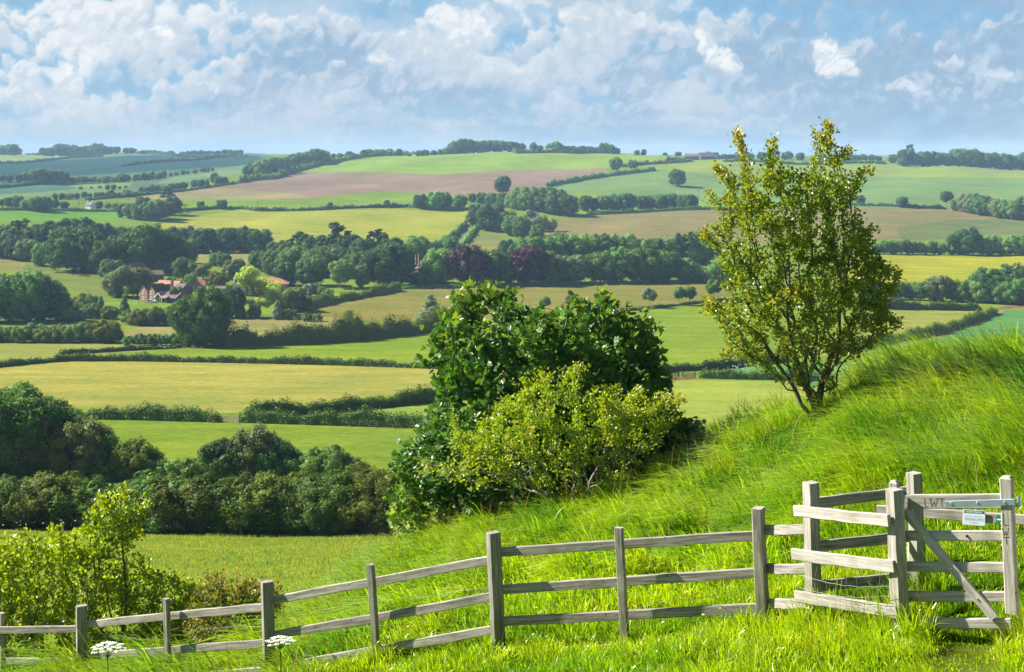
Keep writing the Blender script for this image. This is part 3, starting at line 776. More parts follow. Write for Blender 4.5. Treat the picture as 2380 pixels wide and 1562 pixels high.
row('in the skyline crest wood', [(1062,0,33,'broad','dk'),(1078,0,38,'round','dk'),(1095,0,33,'round','dk'),(1112,0,29,'round','md'),(1130,0,29,'round','md'),(1146,0,28,'broad','dk'),(1163,0,27,'round','md'),(1180,0,25,'round','md'),(1196,0,25,'round','dk'),(1210,0,22,'round','md')], 2180)
row('around the red-roofed skyline cottages', [(1240,0,24,'tall','dk'),(1252,0,20,'round','md'),(1288,0,28,'broad','md'),(1302,0,22,'round','dk'),(1318,0,18,'broad','dk')], 2190)
row('right of the skyline cottages', [(1335,0,17,'broad','dk'),(1352,0,17,'round','dk'),(1370,0,16,'broad','dk'),(1386,0,14,'round','md'),(1403,0,25,'round','md'),(1416,0,23,'round','lt'),(1430,0,16,'broad','dk')], 2190)
row('alone on the skyline left of the barns', [(1480,0,13,'round','md'),(1496,0,17,'tall','dk'),(1546,0,11,'round','dk'),(1576,0,14,'round','dk')], 2200)
row('behind the skyline barns', [(1630,0,15,'round','dk'),(1646,0,17,'round','md'),(1661,0,15,'round','dk')], 2330)
row('right of the skyline barns', [(1668,0,14,'shrub','md'),(1684,0,16,'round','md'),(1700,0,16,'round','dk'),(1720,0,22,'round','md'),(1740,0,20,'broad','dk'),(1770,0,20,'round','md'),(1800,0,24,'round','md'),(1830,0,20,'broad','md'),(1860,0,18,'round','dk')], 2150)
row('on the right skyline row', fill(1890,2052,0,0,10,14,19,['round','shrub','broad'],['md','dk'],4), 2140)
row('by the gap in the right skyline', [(2075,0,21,'round','dk')], 2130)
row('in the right skyline belt', fill(2096,2390,0,0,15,32,42,['round','broad'],['md','dk','md'],5), 1980)
row('on the ridge behind the right belt', [(2114,0,30,'pine','dk'),(2268,0,18,'broad','dk'),(2312,0,20,'broad','dk'),(2345,0,16,'broad','dk')], 2450)
# far left valley side
row('in the far left copse', [(6,423,18,'round','dk'),(24,423,18,'round','dk'),(44,423,19,'round','dk'),(64,424,28,'round','md'),(80,425,33,'round','md'),(98,425,35,'round','gr'),(116,426,34,'round','md'),(134,426,33,'round','gr'),(148,426,28,'round','dk')])
row('along the far left belt', fill(162,268,427,425,10,15,19,['round','shrub'],['dk','md'],6)+fill(272,385,425,416,10,16,24,['round','tall'],['md','gr','lt'],7)+fill(392,500,410,398,8,9,14,['round','shrub'],['md','dk'],8))
row('in the far left hedge stubs', [(188,441,8,'shrub','dk'),(212,438,5,'bush','dk'),(232,437,6,'bush','dk'),(250,441,13,'round','md'),(264,441,13,'round','md'),(278,440,8,'shrub','dk'),(292,437,6,'bush','dk')])
row('left of the ploughed field', fill(322,430,450,441,8,15,24,['round','broad'],['dk','md','dk'],9))
row('in the ragged row above the white cottage', fill(120,322,464,456,15,11,18,['round','shrub','broad'],['dk','md'],10))
row('on the slope left of the upper hedge', [(452,436,20,'round','md'),(466,436,20,'round','dk'),(480,434,18,'tall','md'),(498,428,28,'tall','md'),(508,430,22,'round','md'),(520,428,18,'broad','dk')])
row('in the wood beside the upper hedge', [(575,408,26,'broad','md'),(590,408,36,'round','md'),(605,410,40,'round','lt'),(622,409,42,'round','md'),(640,404,40,'round','md'),(655,401,38,'broad','md'),(668,398,28,'round','lt'),(684,392,36,'round','dk'),(700,389,38,'round','md'),(716,386,36,'round','md'),(736,384,40,'round','md'),(750,381,36,'round','lt')])
row('left of the white cottage', [(6,479,18,'round','dk'),(22,481,24,'round','dk'),(40,482,30,'round','md'),(60,488,26,'round','md'),(82,490,34,'broad','md'),(104,490,36,'round','md'),(128,484,22,'round','dk'),(150,488,21,'round','dk')])
row('right of the white cottage', [(230,487,21,'round','dk'),(250,485,15,'shrub','md'),(268,485,14,'shrub','md')])
row('in the copse beside the barley field', [(284,506,36,'tall','dk'),(302,508,38,'round','gr'),(322,511,36,'round','md'),(330,492,38,'round','dk'),(346,512,46,'round','md'),(364,512,50,'broad','md'),(382,508,44,'round','dk'),(400,500,46,'round','dk'),(418,497,16,'shrub','dk'),(432,494,14,'shrub','md')])
put_tree('pine', 'dk', 389, 476, 40, 'tall flat-topped pine sticking out above the copse beside the barley field', wide=1.5)
put_tree('round', 'dk', 466, 487, 20, 'small round tree in the hedge left of the barley, the narrower one')
put_tree('round', 'dk', 516, 486, 24, 'small dark tree with a short trunk in the hedge above the barley field', wide=1.1)
put_tree('round', 'dk', 767, 484, 15, 'little round dark tree in the hedge above the middle of the barley')
put_tree('round', 'dk', 899, 481, 17, 'little dark tree in the hedge left of the roadside wood')
# middle wood by the lane
row('at the left end of the roadside wood', [(978,486,38,'round','dk'),(1010,488,46,'round','lt'),(1034,487,42,'round','md'),(1068,484,34,'broad','md')])
put_tree('oak', 'dk', 1168, 452, 44, 'isolated dark tree on the ploughed field edge above the roadside wood', wide=.95)
row('at the back of the roadside wood', [(1098,470,22,'round','md'),(1120,472,26,'broad','dk'),(1145,480,34,'round','md'),(1170,482,36,'round','md'),(1192,486,40,'round','lt'),(1212,488,56,'round','md'),(1232,490,58,'round','md'),(1252,492,60,'round','dk'),(1274,496,64,'round','dk'),(1296,500,62,'round','dk'),(1318,502,56,'round','md')])
row('at the front of the roadside wood', [(1110,530,60,'round','dk'),(1140,536,66,'round','dk'),(1172,538,54,'round','gr'),(1188,548,50,'round','md'),(1214,552,52,'round','md'),(1236,546,56,'willow','sv'),(1258,538,40,'round','yl'),(1280,538,34,'round','yl'),(1248,560,40,'round','md')])
row('in the right hillside tree row', [(1362,490,38,'round','dk'),(1382,490,32,'round','dk'),(1404,491,40,'round','md'),(1430,491,43,'round','md'),(1458,492,45,'round','dk'),(1490,489,38,'round','md'),(1510,488,36,'round','md'),(1534,488,38,'round','md'),(1560,487,40,'round','dk'),(1586,487,36,'round','md'),(1604,487,37,'round','dk')])
put_tree('round', 'md', 1573, 433, 44, 'lone rounded tree casting a shadow in the pale wheat field', wide=1.05)
put_tree('oak', 'md', 1432, 399, 35, 'spreading tree at the top corner of the ploughed field', wide=1.0)
put_tree('loose', 'md', 1471, 396, 27, 'smaller ragged tree beside the spreading tree on the upper hedge')
put_tree('shrub', 'md', 1503, 380, 10, 'small bush on the upper hedge left of the barns')
put_tree('round', 'dk', 2000, 476, 24, 'dark tree half hidden behind the hawthorn, right hedge')
put_tree('round', 'dk', 2097, 482, 26, 'round dark tree alone on the hedge right of the hawthorn', wide=1.2)
put_tree('lolli', 'dk', 2200, 483, 38, 'dark tree with a bare trunk left of the right hillside wood', wide=1.1)
row('in the right hillside wood', [(2180,485,12,'shrub','dk'),(2222,490,28,'round','md'),(2244,493,46,'round','gr'),(2262,496,50,'round','gr'),(2282,500,48,'round','dk'),(2300,502,44,'round','md'),(2322,506,46,'round','gr'),(2340,508,44,'round','md'),(2362,510,48,'round','gr'),(2384,512,58,'round','dk')])
row('in the shrub row above the yellow field', fill(1990,2200,588,592,14,24,38,['round','shrub','tall'],['md','dk','lt','gr'],12))
row('in the trees above the yellow field', [(2215,592,40,'round','md'),(2244,593,66,'broad','dk'),(2285,593,42,'round','lt'),(2306,593,50,'round','lt'),(2330,593,44,'round','gr'),(2352,594,52,'round','lt'),(2376,594,50,'round','md')])
row('in the tree belt below the yellow field', [(2020,694,44,'round','md'),(2058,694,42,'round','md'),(2088,695,44,'round','md'),(2116,696,42,'round','md'),(2140,698,48,'round','md'),(2164,699,54,'round','gr'),(2190,700,62,'round','gr'),(2214,700,54,'round','br'),(2236,702,52,'round','br'),(2262,702,50,'round','md'),(2292,702,82,'round','dk'),(2276,704,56,'round','lt'),(2322,706,56,'round','md'),(2350,708,58,'round','md'),(2352,690,78,'broad','dk'),(2380,708,64,'round','md')])
# central belt behind the rough meadow
row('at the back of the central tree belt', [(1178,600,48,'round','dk'),(1200,602,40,'round','dk')]+fill(1226,1660,620,612,15,60,80,['round','broad','loose'],['md','md','dk','lt'],13))
row('at the front of the central tree belt', [(1152,660,84,'round','md'),(1176,661,70,'round','md')]+fill(1268,1560,659,655,12,56,92,['round','round','loose','broad'],['md','lt','gr','md','dk'],14)+fill(1575,1720,654,660,7,34,66,['round','shrub'],['md','gr','md'],15))
put_tree('broad', 'pu', 1090, 662, 98, 'broad dark purple copper beech right of the tall-chimneyed house', wide=.95)
put_tree('round', 'pu', 1228, 661, 98, 'narrower purple copper beech in the central tree belt')
put_tree('loose', 'sv', 1100, 664, 58, 'pale young tree standing before the broad purple beech', wide=.7)
put_tree('round', 'lt', 1024, 661, 86, 'drooping mid green tree hiding the right of the tall-chimneyed house', wide=.95)
put_tree('round', 'md', 1050, 590, 44, 'rounded tree beside the lane above the tall-chimneyed house')
put_tree('round', 'lt', 966, 604, 60, 'green tree behind the tall-chimneyed house at the barley edge', wide=1.2)
put_tree('cone', 'dk', 957, 644, 34, 'small dark conifer left of the tall-chimneyed house')
row('before the tall-chimneyed house', [(948,660,22,'shrub','md'),(962,662,26,'round','md'),(978,664,32,'loose','lt')])
# centre-left wood
row('at the back of the pine wood', [(640,600,42,'round','dk'),(665,604,50,'round','md'),(690,610,68,'pine','dk'),(708,612,66,'pine','pn'),(728,612,68,'round','dk'),(748,616,66,'pine','dk'),(768,620,70,'pine','pn'),(787,616,92,'pine','pn'),(806,620,76,'round','dk'),(826,620,72,'pine','dk'),(846,622,72,'round','dk'),(868,616,78,'pine','pn'),(890,620,76,'pine','dk'),(912,622,74,'round','dk')])
row('at the front of the pine wood', [(598,630,50,'round','dk'),(622,632,52,'round','dk'),(666,664,58,'round','dk'),(690,640,70,'round','md'),(722,664,72,'round','md'),(762,640,64,'loose','md'),(792,670,72,'loose','lt'),(842,668,58,'tall','gr'),(862,650,60,'loose','gr'),(884,664,92,'round','dk'),(915,664,112,'round','dk')])
row('in the middle of the pine wood', fill(634,945,640,650,13,52,78,['round','broad','round','loose'],['dk','md','dk','dk','gr'],31))
put_tree('round', 'dk', 604, 588, 58, 'dark tree at the right end of the great left wood', wide=1.0)
# great left wood
row('along the back of the great left wood', fill(4,225,596,590,14,72,86,['pine','round','tall'],['dk','md','pn','dk'],16,4)+fill(240,400,582,584,9,52,66,['round','tall'],['dk','md'],17,3))
row('in the great wood, right half', fill(395,590,586,588,14,56,68,['tall','round'],['dk','pn','dk'],18,2))
row('along the front of the great left wood', [(8,600,62,'round','dk'),(34,604,60,'round','dk'),(60,606,55,'round','gr'),(100,618,58,'round','md'),(128,618,50,'round','md'),(172,630,112,'broad','dk'),(210,632,100,'round','dk'),(232,634,78,'round','md'),(262,634,84,'round','dk'),(300,632,92,'round','dk'),(334,632,114,'broad','dk'),(372,632,104,'round','dk'),(400,630,84,'round','dk'),(434,612,60,'round','md')])
row('around the brick house', [(256,654,56,'round','md'),(270,690,62,'round','gr'),(296,692,72,'willow','gr'),(320,690,76,'round','gr'),(426,652,58,'round','md'),(396,684,42,'tall','md'),(410,702,38,'round','md')])
row('between the great wood and the cottages', [(452,660,46,'willow','gr'),(480,662,52,'willow','gr'),(500,618,32,'round','md'),(520,620,34,'round','dk'),(540,650,50,'round','gr'),(556,630,30,'round','md'),(505,672,42,'broad','br'),(442,676,38,'round','md')])
put_tree('willow', 'bw', 598, 733, 112, 'bright yellow-green willow standing before the red-roofed house', wide=1.12)
put_tree('broad', 'hb', 470, 804, 138, 'great dark oak with a stout trunk at the near hedge corner', wide=.86, fine=3)
put_tree('bush', 'dk', 452, 806, 30, 'ivy-dark bush at the foot of the great oak', wide=1.0)
put_tree('shrub', 'dk', 505, 805, 46, 'dark scrub under the right side of the great oak', wide=1.1)
put_tree('round', 'dk', 540, 738, 76, 'dark rounded tree between the great oak and the bright willow')
row('in the left foreground of the village', [(-12,748,112,'round','dk'),(22,748,118,'round','md'),(62,748,122,'round','md'),(98,746,108,'round','md'),(122,736,76,'round','dk')])
row('in shrubbery left of the brick house', [(132,742,46,'shrub','br'),(156,744,30,'shrub','yl'),(176,722,34,'bush','br'),(200,722,46,'shrub','br'),(182,746,28,'bush','sv'),(214,740,38,'shrub','md'),(234,738,50,'cone','md'),(254,742,36,'shrub','br'),(289,734,50,'cone','md'),(160,720,20,'bush','md')])
row('in the olive thicket below the brick house', [(308,752,36,'bush','br'),(330,756,44,'bush','br'),(356,756,46,'bush','br'),(382,754,44,'bush','br'),(402,748,40,'shrub','br')])
row('in the thicket above the pale strip', [(-8,795,40,'bush','br'),(20,795,38,'bush','md'),(48,796,44,'bush','br'),(76,794,46,'bush','md'),(104,796,40,'bush','br'),(132,796,46,'bush','br'),(160,796,40,'bush','br'),(188,795,50,'bush','md'),(216,795,52,'bush','br'),(244,796,56,'bush','br'),(262,796,36,'bush','md')], ymin=300)
row('in the low thicket beside the oak', [(300,803,26,'bush','md'),(326,803,30,'bush','md'),(352,803,30,'bush','br'),(378,803,30,'bush','md'),(404,803,30,'bush','md'),(430,803,26,'bush','br')], ymin=300)
row('at the foot of the bright willow', [(590,738,26,'bush','br'),(560,740,24,'bush','br'),(644,742,44,'cone','sv'),(656,724,50,'round','br'),(680,724,58,'round','br'),(702,722,40,'shrub','br'),(674,742,26,'bush','md'),(714,746,22,'bush','br'),(738,747,20,'bush','br')])
row('in the red-roofed house garden', [(716,690,32,'round','sv'),(734,688,34,'shrub','md'),(748,690,26,'shrub','md'),(762,692,22,'bush','md'),(694,694,30,'round','br')])
put_tree('round', 'br', 810, 746, 26, 'round bush poking above the tall hedge, left of the blue-green conifer')
put_tree('cone', 'sv', 1001, 764, 78, 'blue-green conical tree in the tall hedge beside the sycamore', wide=1.35)
row('standing in the rough meadow', [(1266,726,36,'lolli','lt'),(1333,728,46,'lolli','md'),(1392,726,30,'lolli','md'),(1509,715,44,'lolli','sv'),(1578,709,41,'lolli','md'),(1603,709,42,'lolli','md'),(1660,700,48,'lolli','md')])

# scrub at the foot of the bank, a hundred metres off
row('in the big trees at left edge', [(-30,1118,215,'round','dk'),(14,1114,236,'round','md'),(62,1114,206,'round','gr'),(108,1113,186,'round','dk'),(150,1116,120,'round','md'),(186,1120,152,'round','gr'),(226,1120,118,'round','md')], ymin=100)
row('behind the long olive bush row', [(266,1122,88,'bush','md'),(306,1122,108,'shrub','br'),(346,1122,76,'bush','md'),(392,1124,66,'bush','lt'),(440,1124,62,'bush','br'),(486,1122,70,'bush','lt'),(535,1122,122,'shrub','dk'),(588,1122,136,'round','gr'),(636,1122,112,'shrub','dk'),(682,1124,78,'bush','md'),(722,1124,82,'bush','lt'),(764,1124,96,'shrub','md'),(812,1124,70,'bush','md')], ymin=100)
row('in the long olive bush row', [(-60,1222,107,'bush','lt',1.25),(0,1220,119,'bush','md',1.25),(60,1222,124,'bush','hb',1.25),(122,1223,128,'bush','br',1.25),(184,1224,119,'bush','hb',1.25),(244,1226,104,'bush','lt',1.25),(300,1228,117,'bush','hb',1.25),(352,1231,132,'bush','md',1.25),(408,1233,139,'bush','br',1.25),(462,1234,133,'bush','hb',1.25),(520,1236,141,'bush','hb',1.25),(576,1237,135,'bush','hb',1.25),(634,1238,143,'bush','br',1.25),(690,1238,139,'bush','hb',1.25),(748,1238,146,'bush','md',1.25),(806,1238,152,'bush','hb',1.25),(862,1238,158,'bush','br',1.25),(920,1238,145,'bush','hb',1.25),(985,1238,130,'bush','hb',1.25)], ymin=70)
# the three hundred largest trees stand as things; the specks of the far skyline are one mass
_big = sorted([q for q in QUEUE if NMK.get(q[0][0], 'tree') == 'tree'], key=lambda q: -q[0][4])
_small = set(id(q) for q in _big[296:]); _mass = []
for q in QUEUE:
    place_tree(*q[0], **q[1], mass=_mass if id(q) in _small else None)
    if len(q[0][5].split()) > 16: print('LONG', q[0][5])
def build_mass():
    V, Fs, mi, base = [], {4: [], 5: [], 3: []}, {4: [], 5: [], 3: []}, 0
    names = sorted(set(m[2] for m in _mass))
    for w, c, col in _mass:
        tot = np.empty(len(c.polygons), np.int32); c.polygons.foreach_get('loop_total', tot)
        lv = np.empty(len(c.loops), np.int32); c.loops.foreach_get('vertex_index', lv)
        st = np.empty(len(c.polygons), np.int32); c.polygons.foreach_get('loop_start', st)
        for k in (3, 5):
            s_ = st[tot == k]
            if len(s_): f = lv[s_[:, None] + np.arange(k)]; Fs[k].append(f + base); mi[k].append(np.full(len(f), names.index(col)))
        V.append(w); base += len(w)
    ks = [k for k in (3, 5) if Fs[k]]
    me = mesh_np('distant_trees', np.concatenate(V), [np.concatenate(Fs[k]) for k in ks], np.concatenate([np.concatenate(mi[k]) for k in ks]))
    tag(link('distant_trees', me, [LEAF[n] for n in names]), 'specks of small trees along the skyline and the far left slopes', 'trees', None, 'stuff')
if _mass: build_mass()

# ---------------------------------------------------------------- hedges
def hedge(pts, hpx, col, label, width=1.6, ymin=70, rough=.36, name='hedge', cat='hedge', group='field hedges', dens=1.0):
    P = [G(*dd(x, y), ymin) for x, y in pts]
    P = np.array([p[:] for p in P])
    seg = np.linalg.norm(np.diff(P[:, :2], axis=0), axis=1); S = np.concatenate([[0], np.cumsum(seg)]); Lt = S[-1]
    ym = P[:, 1].mean(); h = hpx * DS * ym / F
    w = max(width, .45*h)
    r = np.random.default_rng(int(Lt*7) % 99991)
    sz = max(.22, 1.25 * ym / F)
    n = int(min(16000, max(500, dens * 1.5 * Lt * (2*h + w) / sz**2)))
    if n == 16000: sz = math.sqrt(1.5 * Lt * (2*h + w) / n)
    s = r.uniform(0, Lt, n)
    wave = lambda q: (1 + rough*(np.sin(q*.31+1)*.5 + np.sin(q*.113+Lt)*.5 + np.sin(q*.83+2)*.4 + np.sin(q*2.1)*.3 + np.sin(q*4.7)*.2)) * np.clip(np.minimum(q, Lt-q)/(.9*h) + .25, 0, 1)**.6
    ang = r.uniform(-.25, math.pi + .25, n)
    cx, cy = np.interp(s, S, P[:, 0]), np.interp(s, S, P[:, 1])
    k = np.clip(np.searchsorted(S, s) - 1, 0, len(seg)-1); d = (np.diff(P[:, :2], axis=0) / seg[:, None])[k]
    nx = np.stack([d[:, 1], -d[:, 0]], 1)
    hh = h * wave(s); rr = r.uniform(.72, 1.14, n)
    lat = np.cos(ang) * w/2 * rr * (1 + .25*np.sin(s*1.7)); up = np.clip(np.abs(np.sin(ang))**.6, 0, 1) * hh * rr
    up = np.where(np.abs(np.cos(ang)) > .8, r.uniform(.05, .8, n)*hh, up)
    x, y = cx + nx[:, 0]*lat, cy + nx[:, 1]*lat
    z = hz(x, y) + up
    nn = np.stack([nx[:, 0]*np.cos(ang), nx[:, 1]*np.cos(ang), np.sin(ang)*.8 + .15], 1)
    V, Fc = cards(np.stack([x, y, z], 1), nn, sz, r, .6)
    m = max(6, int(Lt / max(2.0, .004*ym))); q = np.linspace(0, Lt, m)
    qx, qy = np.interp(q, S, P[:, 0]), np.interp(q, S, P[:, 1]); kk = np.clip(np.searchsorted(S, q) - 1, 0, len(seg)-1); dq = (np.diff(P[:, :2], axis=0) / seg[:, None])[kk]
    prof = [(-.42, -.1), (-.36, .7), (0, .84), (.36, .7), (.42, -.1)]; cv = []
    for a, b in prof:
        X, Yy = qx + dq[:, 1]*a*w, qy - dq[:, 0]*a*w
        cv.append(np.stack([X, Yy, hz(X, Yy) + b*h*wave(q)], 1))
    cv = np.stack(cv, 1).reshape(-1, 3); cf = []
    for i in range(m-1):
        for j in range(4): cf.append([i*5+j, i*5+j+1, (i+1)*5+j+1, (i+1)*5+j])
    pass
    o = link(name, mesh_np(name, np.concatenate([V, cv]), [Fc, np.array(cf) + len(V)]), [LEAF[col]])
    return tag(o, label, cat, group)

HG = [
 ([(-140,866),(0,853),(60,847),(150,839),(300,839),(540,843),(760,848),(985,856),(1120,859)],15,'hb','long clipped hedge above the straw-coloured hay field',1.8),
 ([(138,824),(200,821),(295,815),(403,810),(450,804)],9,'hb','short hedge between the pale strip and the bright pasture',1.4),
 ([(60,970),(140,973),(300,975),(450,979),(512,981)],29,'hb','hedge left of the field gate, behind wire fence posts',2.2),
 ([(560,981),(640,984),(807,989),(900,992),(1035,997),(1150,1001)],29,'hb','ragged hedge right of the field gate running behind the sycamore',2.2),
 ([(575,972),(680,967),(750,960),(900,946),(1020,932),(1150,917)],30,'hb','dark slanting hedge rising right along the hay field',2.2),
 ([(520,806),(620,803),(700,800),(800,793),(900,783),(1035,767),(1120,757)],44,'br','tall overgrown hedge right of the great oak',3.5),
 ([(1420,880),(1557,863),(1650,859),(1760,847),(1830,840)],17,'hb','hedge behind the second field gate, lower right field',2.0),
 ([(1626,879),(1700,881),(1790,883),(1900,885),(2000,886)],18,'hb','low hedge right of the second field gate beside the blue-green crop',2.0),
 ([(1940,822),(1996,808),(2100,789),(2184,774),(2240,756),(2313,728)],19,'br','diagonal hedge along the blue-green crop at right',2.2),
 ([(1960,714),(2050,718),(2160,720),(2280,722)],20,'hb','hedge below the right tree belt at the far end of the wheat',2.6),
 ([(1430,725),(1520,717),(1630,704),(1720,698)],6,'hb','low hedge along the bottom of the rough meadow',1.5),
 ([(696,722),(760,706),(850,690),(930,675)],19,'br','brown-topped garden hedge beside the rough meadow',2.4),
 ([(405,493),(440,491),(500,486),(560,486),(600,491),(650,491),(760,488),(900,483),(955,481)],8,'dk','long dark hedge along the top of the barley field',3.0),
 ([(553,426),(600,419),(670,402),(742,385),(823,369),(903,362),(1059,356)],7,'md','upper hedge climbing from the slope wood to the skyline crest',3.0),
 ([(200,466),(300,457),(370,450),(460,440),(550,427)],6,'dk','hedge bordering the ploughed field on its lower left',3.0),
 ([(1270,434),(1290,429),(1350,419),(1430,408),(1522,396)],9,'md','hedge on the right edge of the ploughed field',3.0),
 ([(1445,388),(1520,381),(1608,375)],6,'md','thin hedge leading to the barns on the skyline',2.6),
 ([(1364,500),(1450,496),(1560,490),(1705,488)],8,'md','hedge at the foot of the right hillside tree row',3.0),
 ([(1950,478),(1996,479),(2128,484),(2200,486)],7,'dk','hedge beneath the round tree right of the hawthorn',3.0),
 ([(-60,384),(0,381),(126,372),(175,367),(240,363)],5,'dk','thin hedge near the far left skyline',3.0),
 ([(282,387),(380,376),(500,367),(575,363)],5,'dk','thin hedge crossing the blue-green field on the far left',3.0),
 ([(-60,442),(0,437),(60,431),(118,426)],7,'dk','hedge below the far left copse',3.0),
 ([(1083,522),(1060,546),(1020,573),(996,584)],12,'md','verge hedge on the left side of the lane',2.6),
 ([(1106,532),(1092,550),(1080,566)],10,'lt','short hedge on the right side of the lane',2.4),
 ([(-60,490),(0,489),(160,490),(290,491)],6,'md','hedge in front of the white cottage',2.4),
 ([(950,482),(1000,487),(1060,489),(1096,488)],7,'md','hedge in front of the roadside wood above the barley',2.4),
 ([(930,672),(980,670),(1060,669),(1200,662),(1400,660),(1560,656),(1690,658)],7,'md','rough grassy hedge bottom along the top of the rough meadow',2.4),
 ([(1549,374),(1570,374),(1592,374)],8,'dk','dark clipped hedge left of the skyline barns',3.0),
 ([(60,361),(130,360),(250,359),(400,361),(560,362)],5,'dk','low hedge under the left skyline trees',3.0),
 ([(1060,357),(1200,357),(1330,357),(1440,358)],5,'dk','low hedge under the skyline crest trees',3.0),
 ([(1680,377),(1800,379),(1950,381),(2060,382)],7,'md','low hedge under the right skyline trees',3.0),
]
for pts, h, c, lab, w in HG: hedge(pts, h, c, lab, w)
# ---------------------------------------------------------------- houses, barns, car, gates
def brick(name, col, mortar):
    m, nt, out = new_mat(name)
    tc = N(nt, 'ShaderNodeTexCoord'); sp = N(nt, 'ShaderNodeSeparateXYZ'); L(nt, tc.outputs['Object'], sp.inputs[0])
    cb = N(nt, 'ShaderNodeCombineXYZ'); L(nt, math_n(nt, 'ADD', sp.outputs[0], sp.outputs[1]), cb.inputs[0]); L(nt, sp.outputs[2], cb.inputs[1])
    bk = N(nt, 'ShaderNodeTexBrick', Scale=1.0); bk.inputs['Brick Width'].default_value = .225; bk.inputs['Row Height'].default_value = .075; bk.inputs['Mortar Size'].default_value = .01
    L(nt, cb.outputs[0], bk.inputs['Vector'])
    bk.inputs['Color1'].default_value = (*[c*1.15 for c in col], 1); bk.inputs['Color2'].default_value = (*[c*.8 for c in col], 1); bk.inputs['Mortar'].default_value = (*mortar, 1)
    nz = N(nt, 'ShaderNodeTexNoise', Scale=.5, Detail=5.0); L(nt, tc.outputs['Object'], nz.inputs['Vector'])
    c = mixc(nt, ramp(nt, nz.outputs[0], (.35, .7)), bk.outputs[0], mixc(nt, 1, bk.outputs[0], (.72, .74, .76), 'MULTIPLY'))
    b = N(nt, 'ShaderNodeBsdfPrincipled', Roughness=.9); L(nt, c, b.inputs['Base Color']); L(nt, b.outputs[0], out.inputs[0]); return m
def tiles(name, col):
    m, nt, out = new_mat(name)
    tc = N(nt, 'ShaderNodeTexCoord')
    w = N(nt, 'ShaderNodeTexWave', wave_type='BANDS', bands_direction='Z', Scale=1.9, Distortion=.3); L(nt, tc.outputs['Object'], w.inputs['Vector'])
    nz = N(nt, 'ShaderNodeTexNoise', Scale=1.1, Detail=6.0); L(nt, tc.outputs['Object'], nz.inputs['Vector'])
    c = mixc(nt, ramp(nt, nz.outputs[0], (.3, .7)), tuple(x*.72 for x in col), tuple(x*1.2 for x in col))
    c = mixc(nt, ramp(nt, w.outputs[0], (.0, .35)), mixc(nt, 1, c, (.7, .7, .72), 'MULTIPLY'), c)
    b = N(nt, 'ShaderNodeBsdfPrincipled', Roughness=.85); L(nt, c, b.inputs['Base Color']); L(nt, b.outputs[0], out.inputs[0]); return m
M_BRICK = brick('red_brick', (.36, .155, .095), (.26, .20, .16)); M_BRICKD = brick('dark_red_brick', (.20, .075, .055), (.24, .2, .17))
M_WHITE = plain('whitewash', (.72, .73, .72), .8, var=.08); M_FRAME = plain('white_paint', (.80, .80, .78), .5, var=.04)
M_MAROON = tiles('maroon_tiles', (.105, .052, .055)); M_ORANGE = tiles('orange_pantiles', (.42, .17, .095)); M_SLATE = tiles('blue_grey_slate', (.10, .105, .125)); M_BROWN = tiles('weathered_brown_tiles', (.20, .125, .095)); M_GREYR = tiles('grey_purple_tiles', (.16, .13, .14))
M_PANE = plain('window_glass', (.035, .045, .055), .08, var=.3, spec=.6); M_TEAL = plain('teal_sheeting', (.06, .15, .17), .6, var=.15); M_STONE = plain('pot_clay', (.40, .20, .13), .8)
M_DARKW = plain('dark_boarding', (.07, .06, .055), .85); M_OLIVE = tiles('mossy_roof', (.17, .155, .085))

def poly_obj(name, polys, mats, parent, mi=None):
    """polys: list of vertex lists (local coords of the parent)"""
    V, Fs, k = [], [], 0
    by = {}
    for j, p in enumerate(polys):
        V += [tuple(q) for q in p]; by.setdefault(len(p), []).append(list(range(k, k+len(p)))); k += len(p)
    o = link(name, mesh_np(name, np.array(V), [np.array(v) for v in by.values()]), mats, parent, Matrix.Identity(4)); return o
def boxp(x0, x1, y0, y1, z0, z1):
    a = [(x0,y0,z0),(x1,y0,z0),(x1,y1,z0),(x0,y1,z0),(x0,y0,z1),(x1,y0,z1),(x1,y1,z1),(x0,y1,z1)]
    return [[a[i] for i in f] for f in ((0,3,2,1),(4,5,6,7),(0,1,5,4),(1,2,6,5),(2,3,7,6),(3,0,4,7))]
def root(name, p, yaw, label, cat, group=None):
    r = empty(name, p, label, cat, group); r.rotation_euler.z = math.radians(yaw); return r
def windows(r, face, items, mat_f=M_FRAME):
    """face = (origin, along, outward) in local coords; items (s, z, w, h)"""
    o, a, n = [np.array(q, float) for q in face]
    for s, z, w, h in items:
        def P(ds, dz, out): return tuple(o + a*(s+ds) + n*out + np.array([0, 0, z+dz]))
        def slab(d0, d1, z0, z1, t0, t1):
            return [[P(d0,z0,t1),P(d1,z0,t1),P(d1,z1,t1),P(d0,z1,t1)],[P(d0,z0,t0),P(d0,z0,t1),P(d0,z1,t1),P(d0,z1,t0)],[P(d1,z0,t1),P(d1,z0,t0),P(d1,z1,t0),P(d1,z1,t1)],[P(d0,z1,t1),P(d1,z1,t1),P(d1,z1,t0),P(d0,z1,t0)],[P(d0,z0,t0),P(d1,z0,t0),P(d1,z0,t1),P(d0,z0,t1)]]
        f = .13
        fr = slab(-w/2,-w/2+f,0,h,.0,.07)+slab(w/2-f,w/2,0,h,.0,.07)+slab(-w/2+f,w/2-f,h-f,h,.0,.07)+slab(-w/2-.1,w/2+.1,-f,0,.0,.12)+slab(-f*.4,f*.4,0,h-f,.0,.066)
        wf = poly_obj('window', fr, [mat_f], r)
        poly_obj('pane', [[P(-w/2+f,0,.03),P(w/2-f,0,.03),P(w/2-f,h-f,.03),P(-w/2+f,h-f,.03)]], [M_PANE], wf)
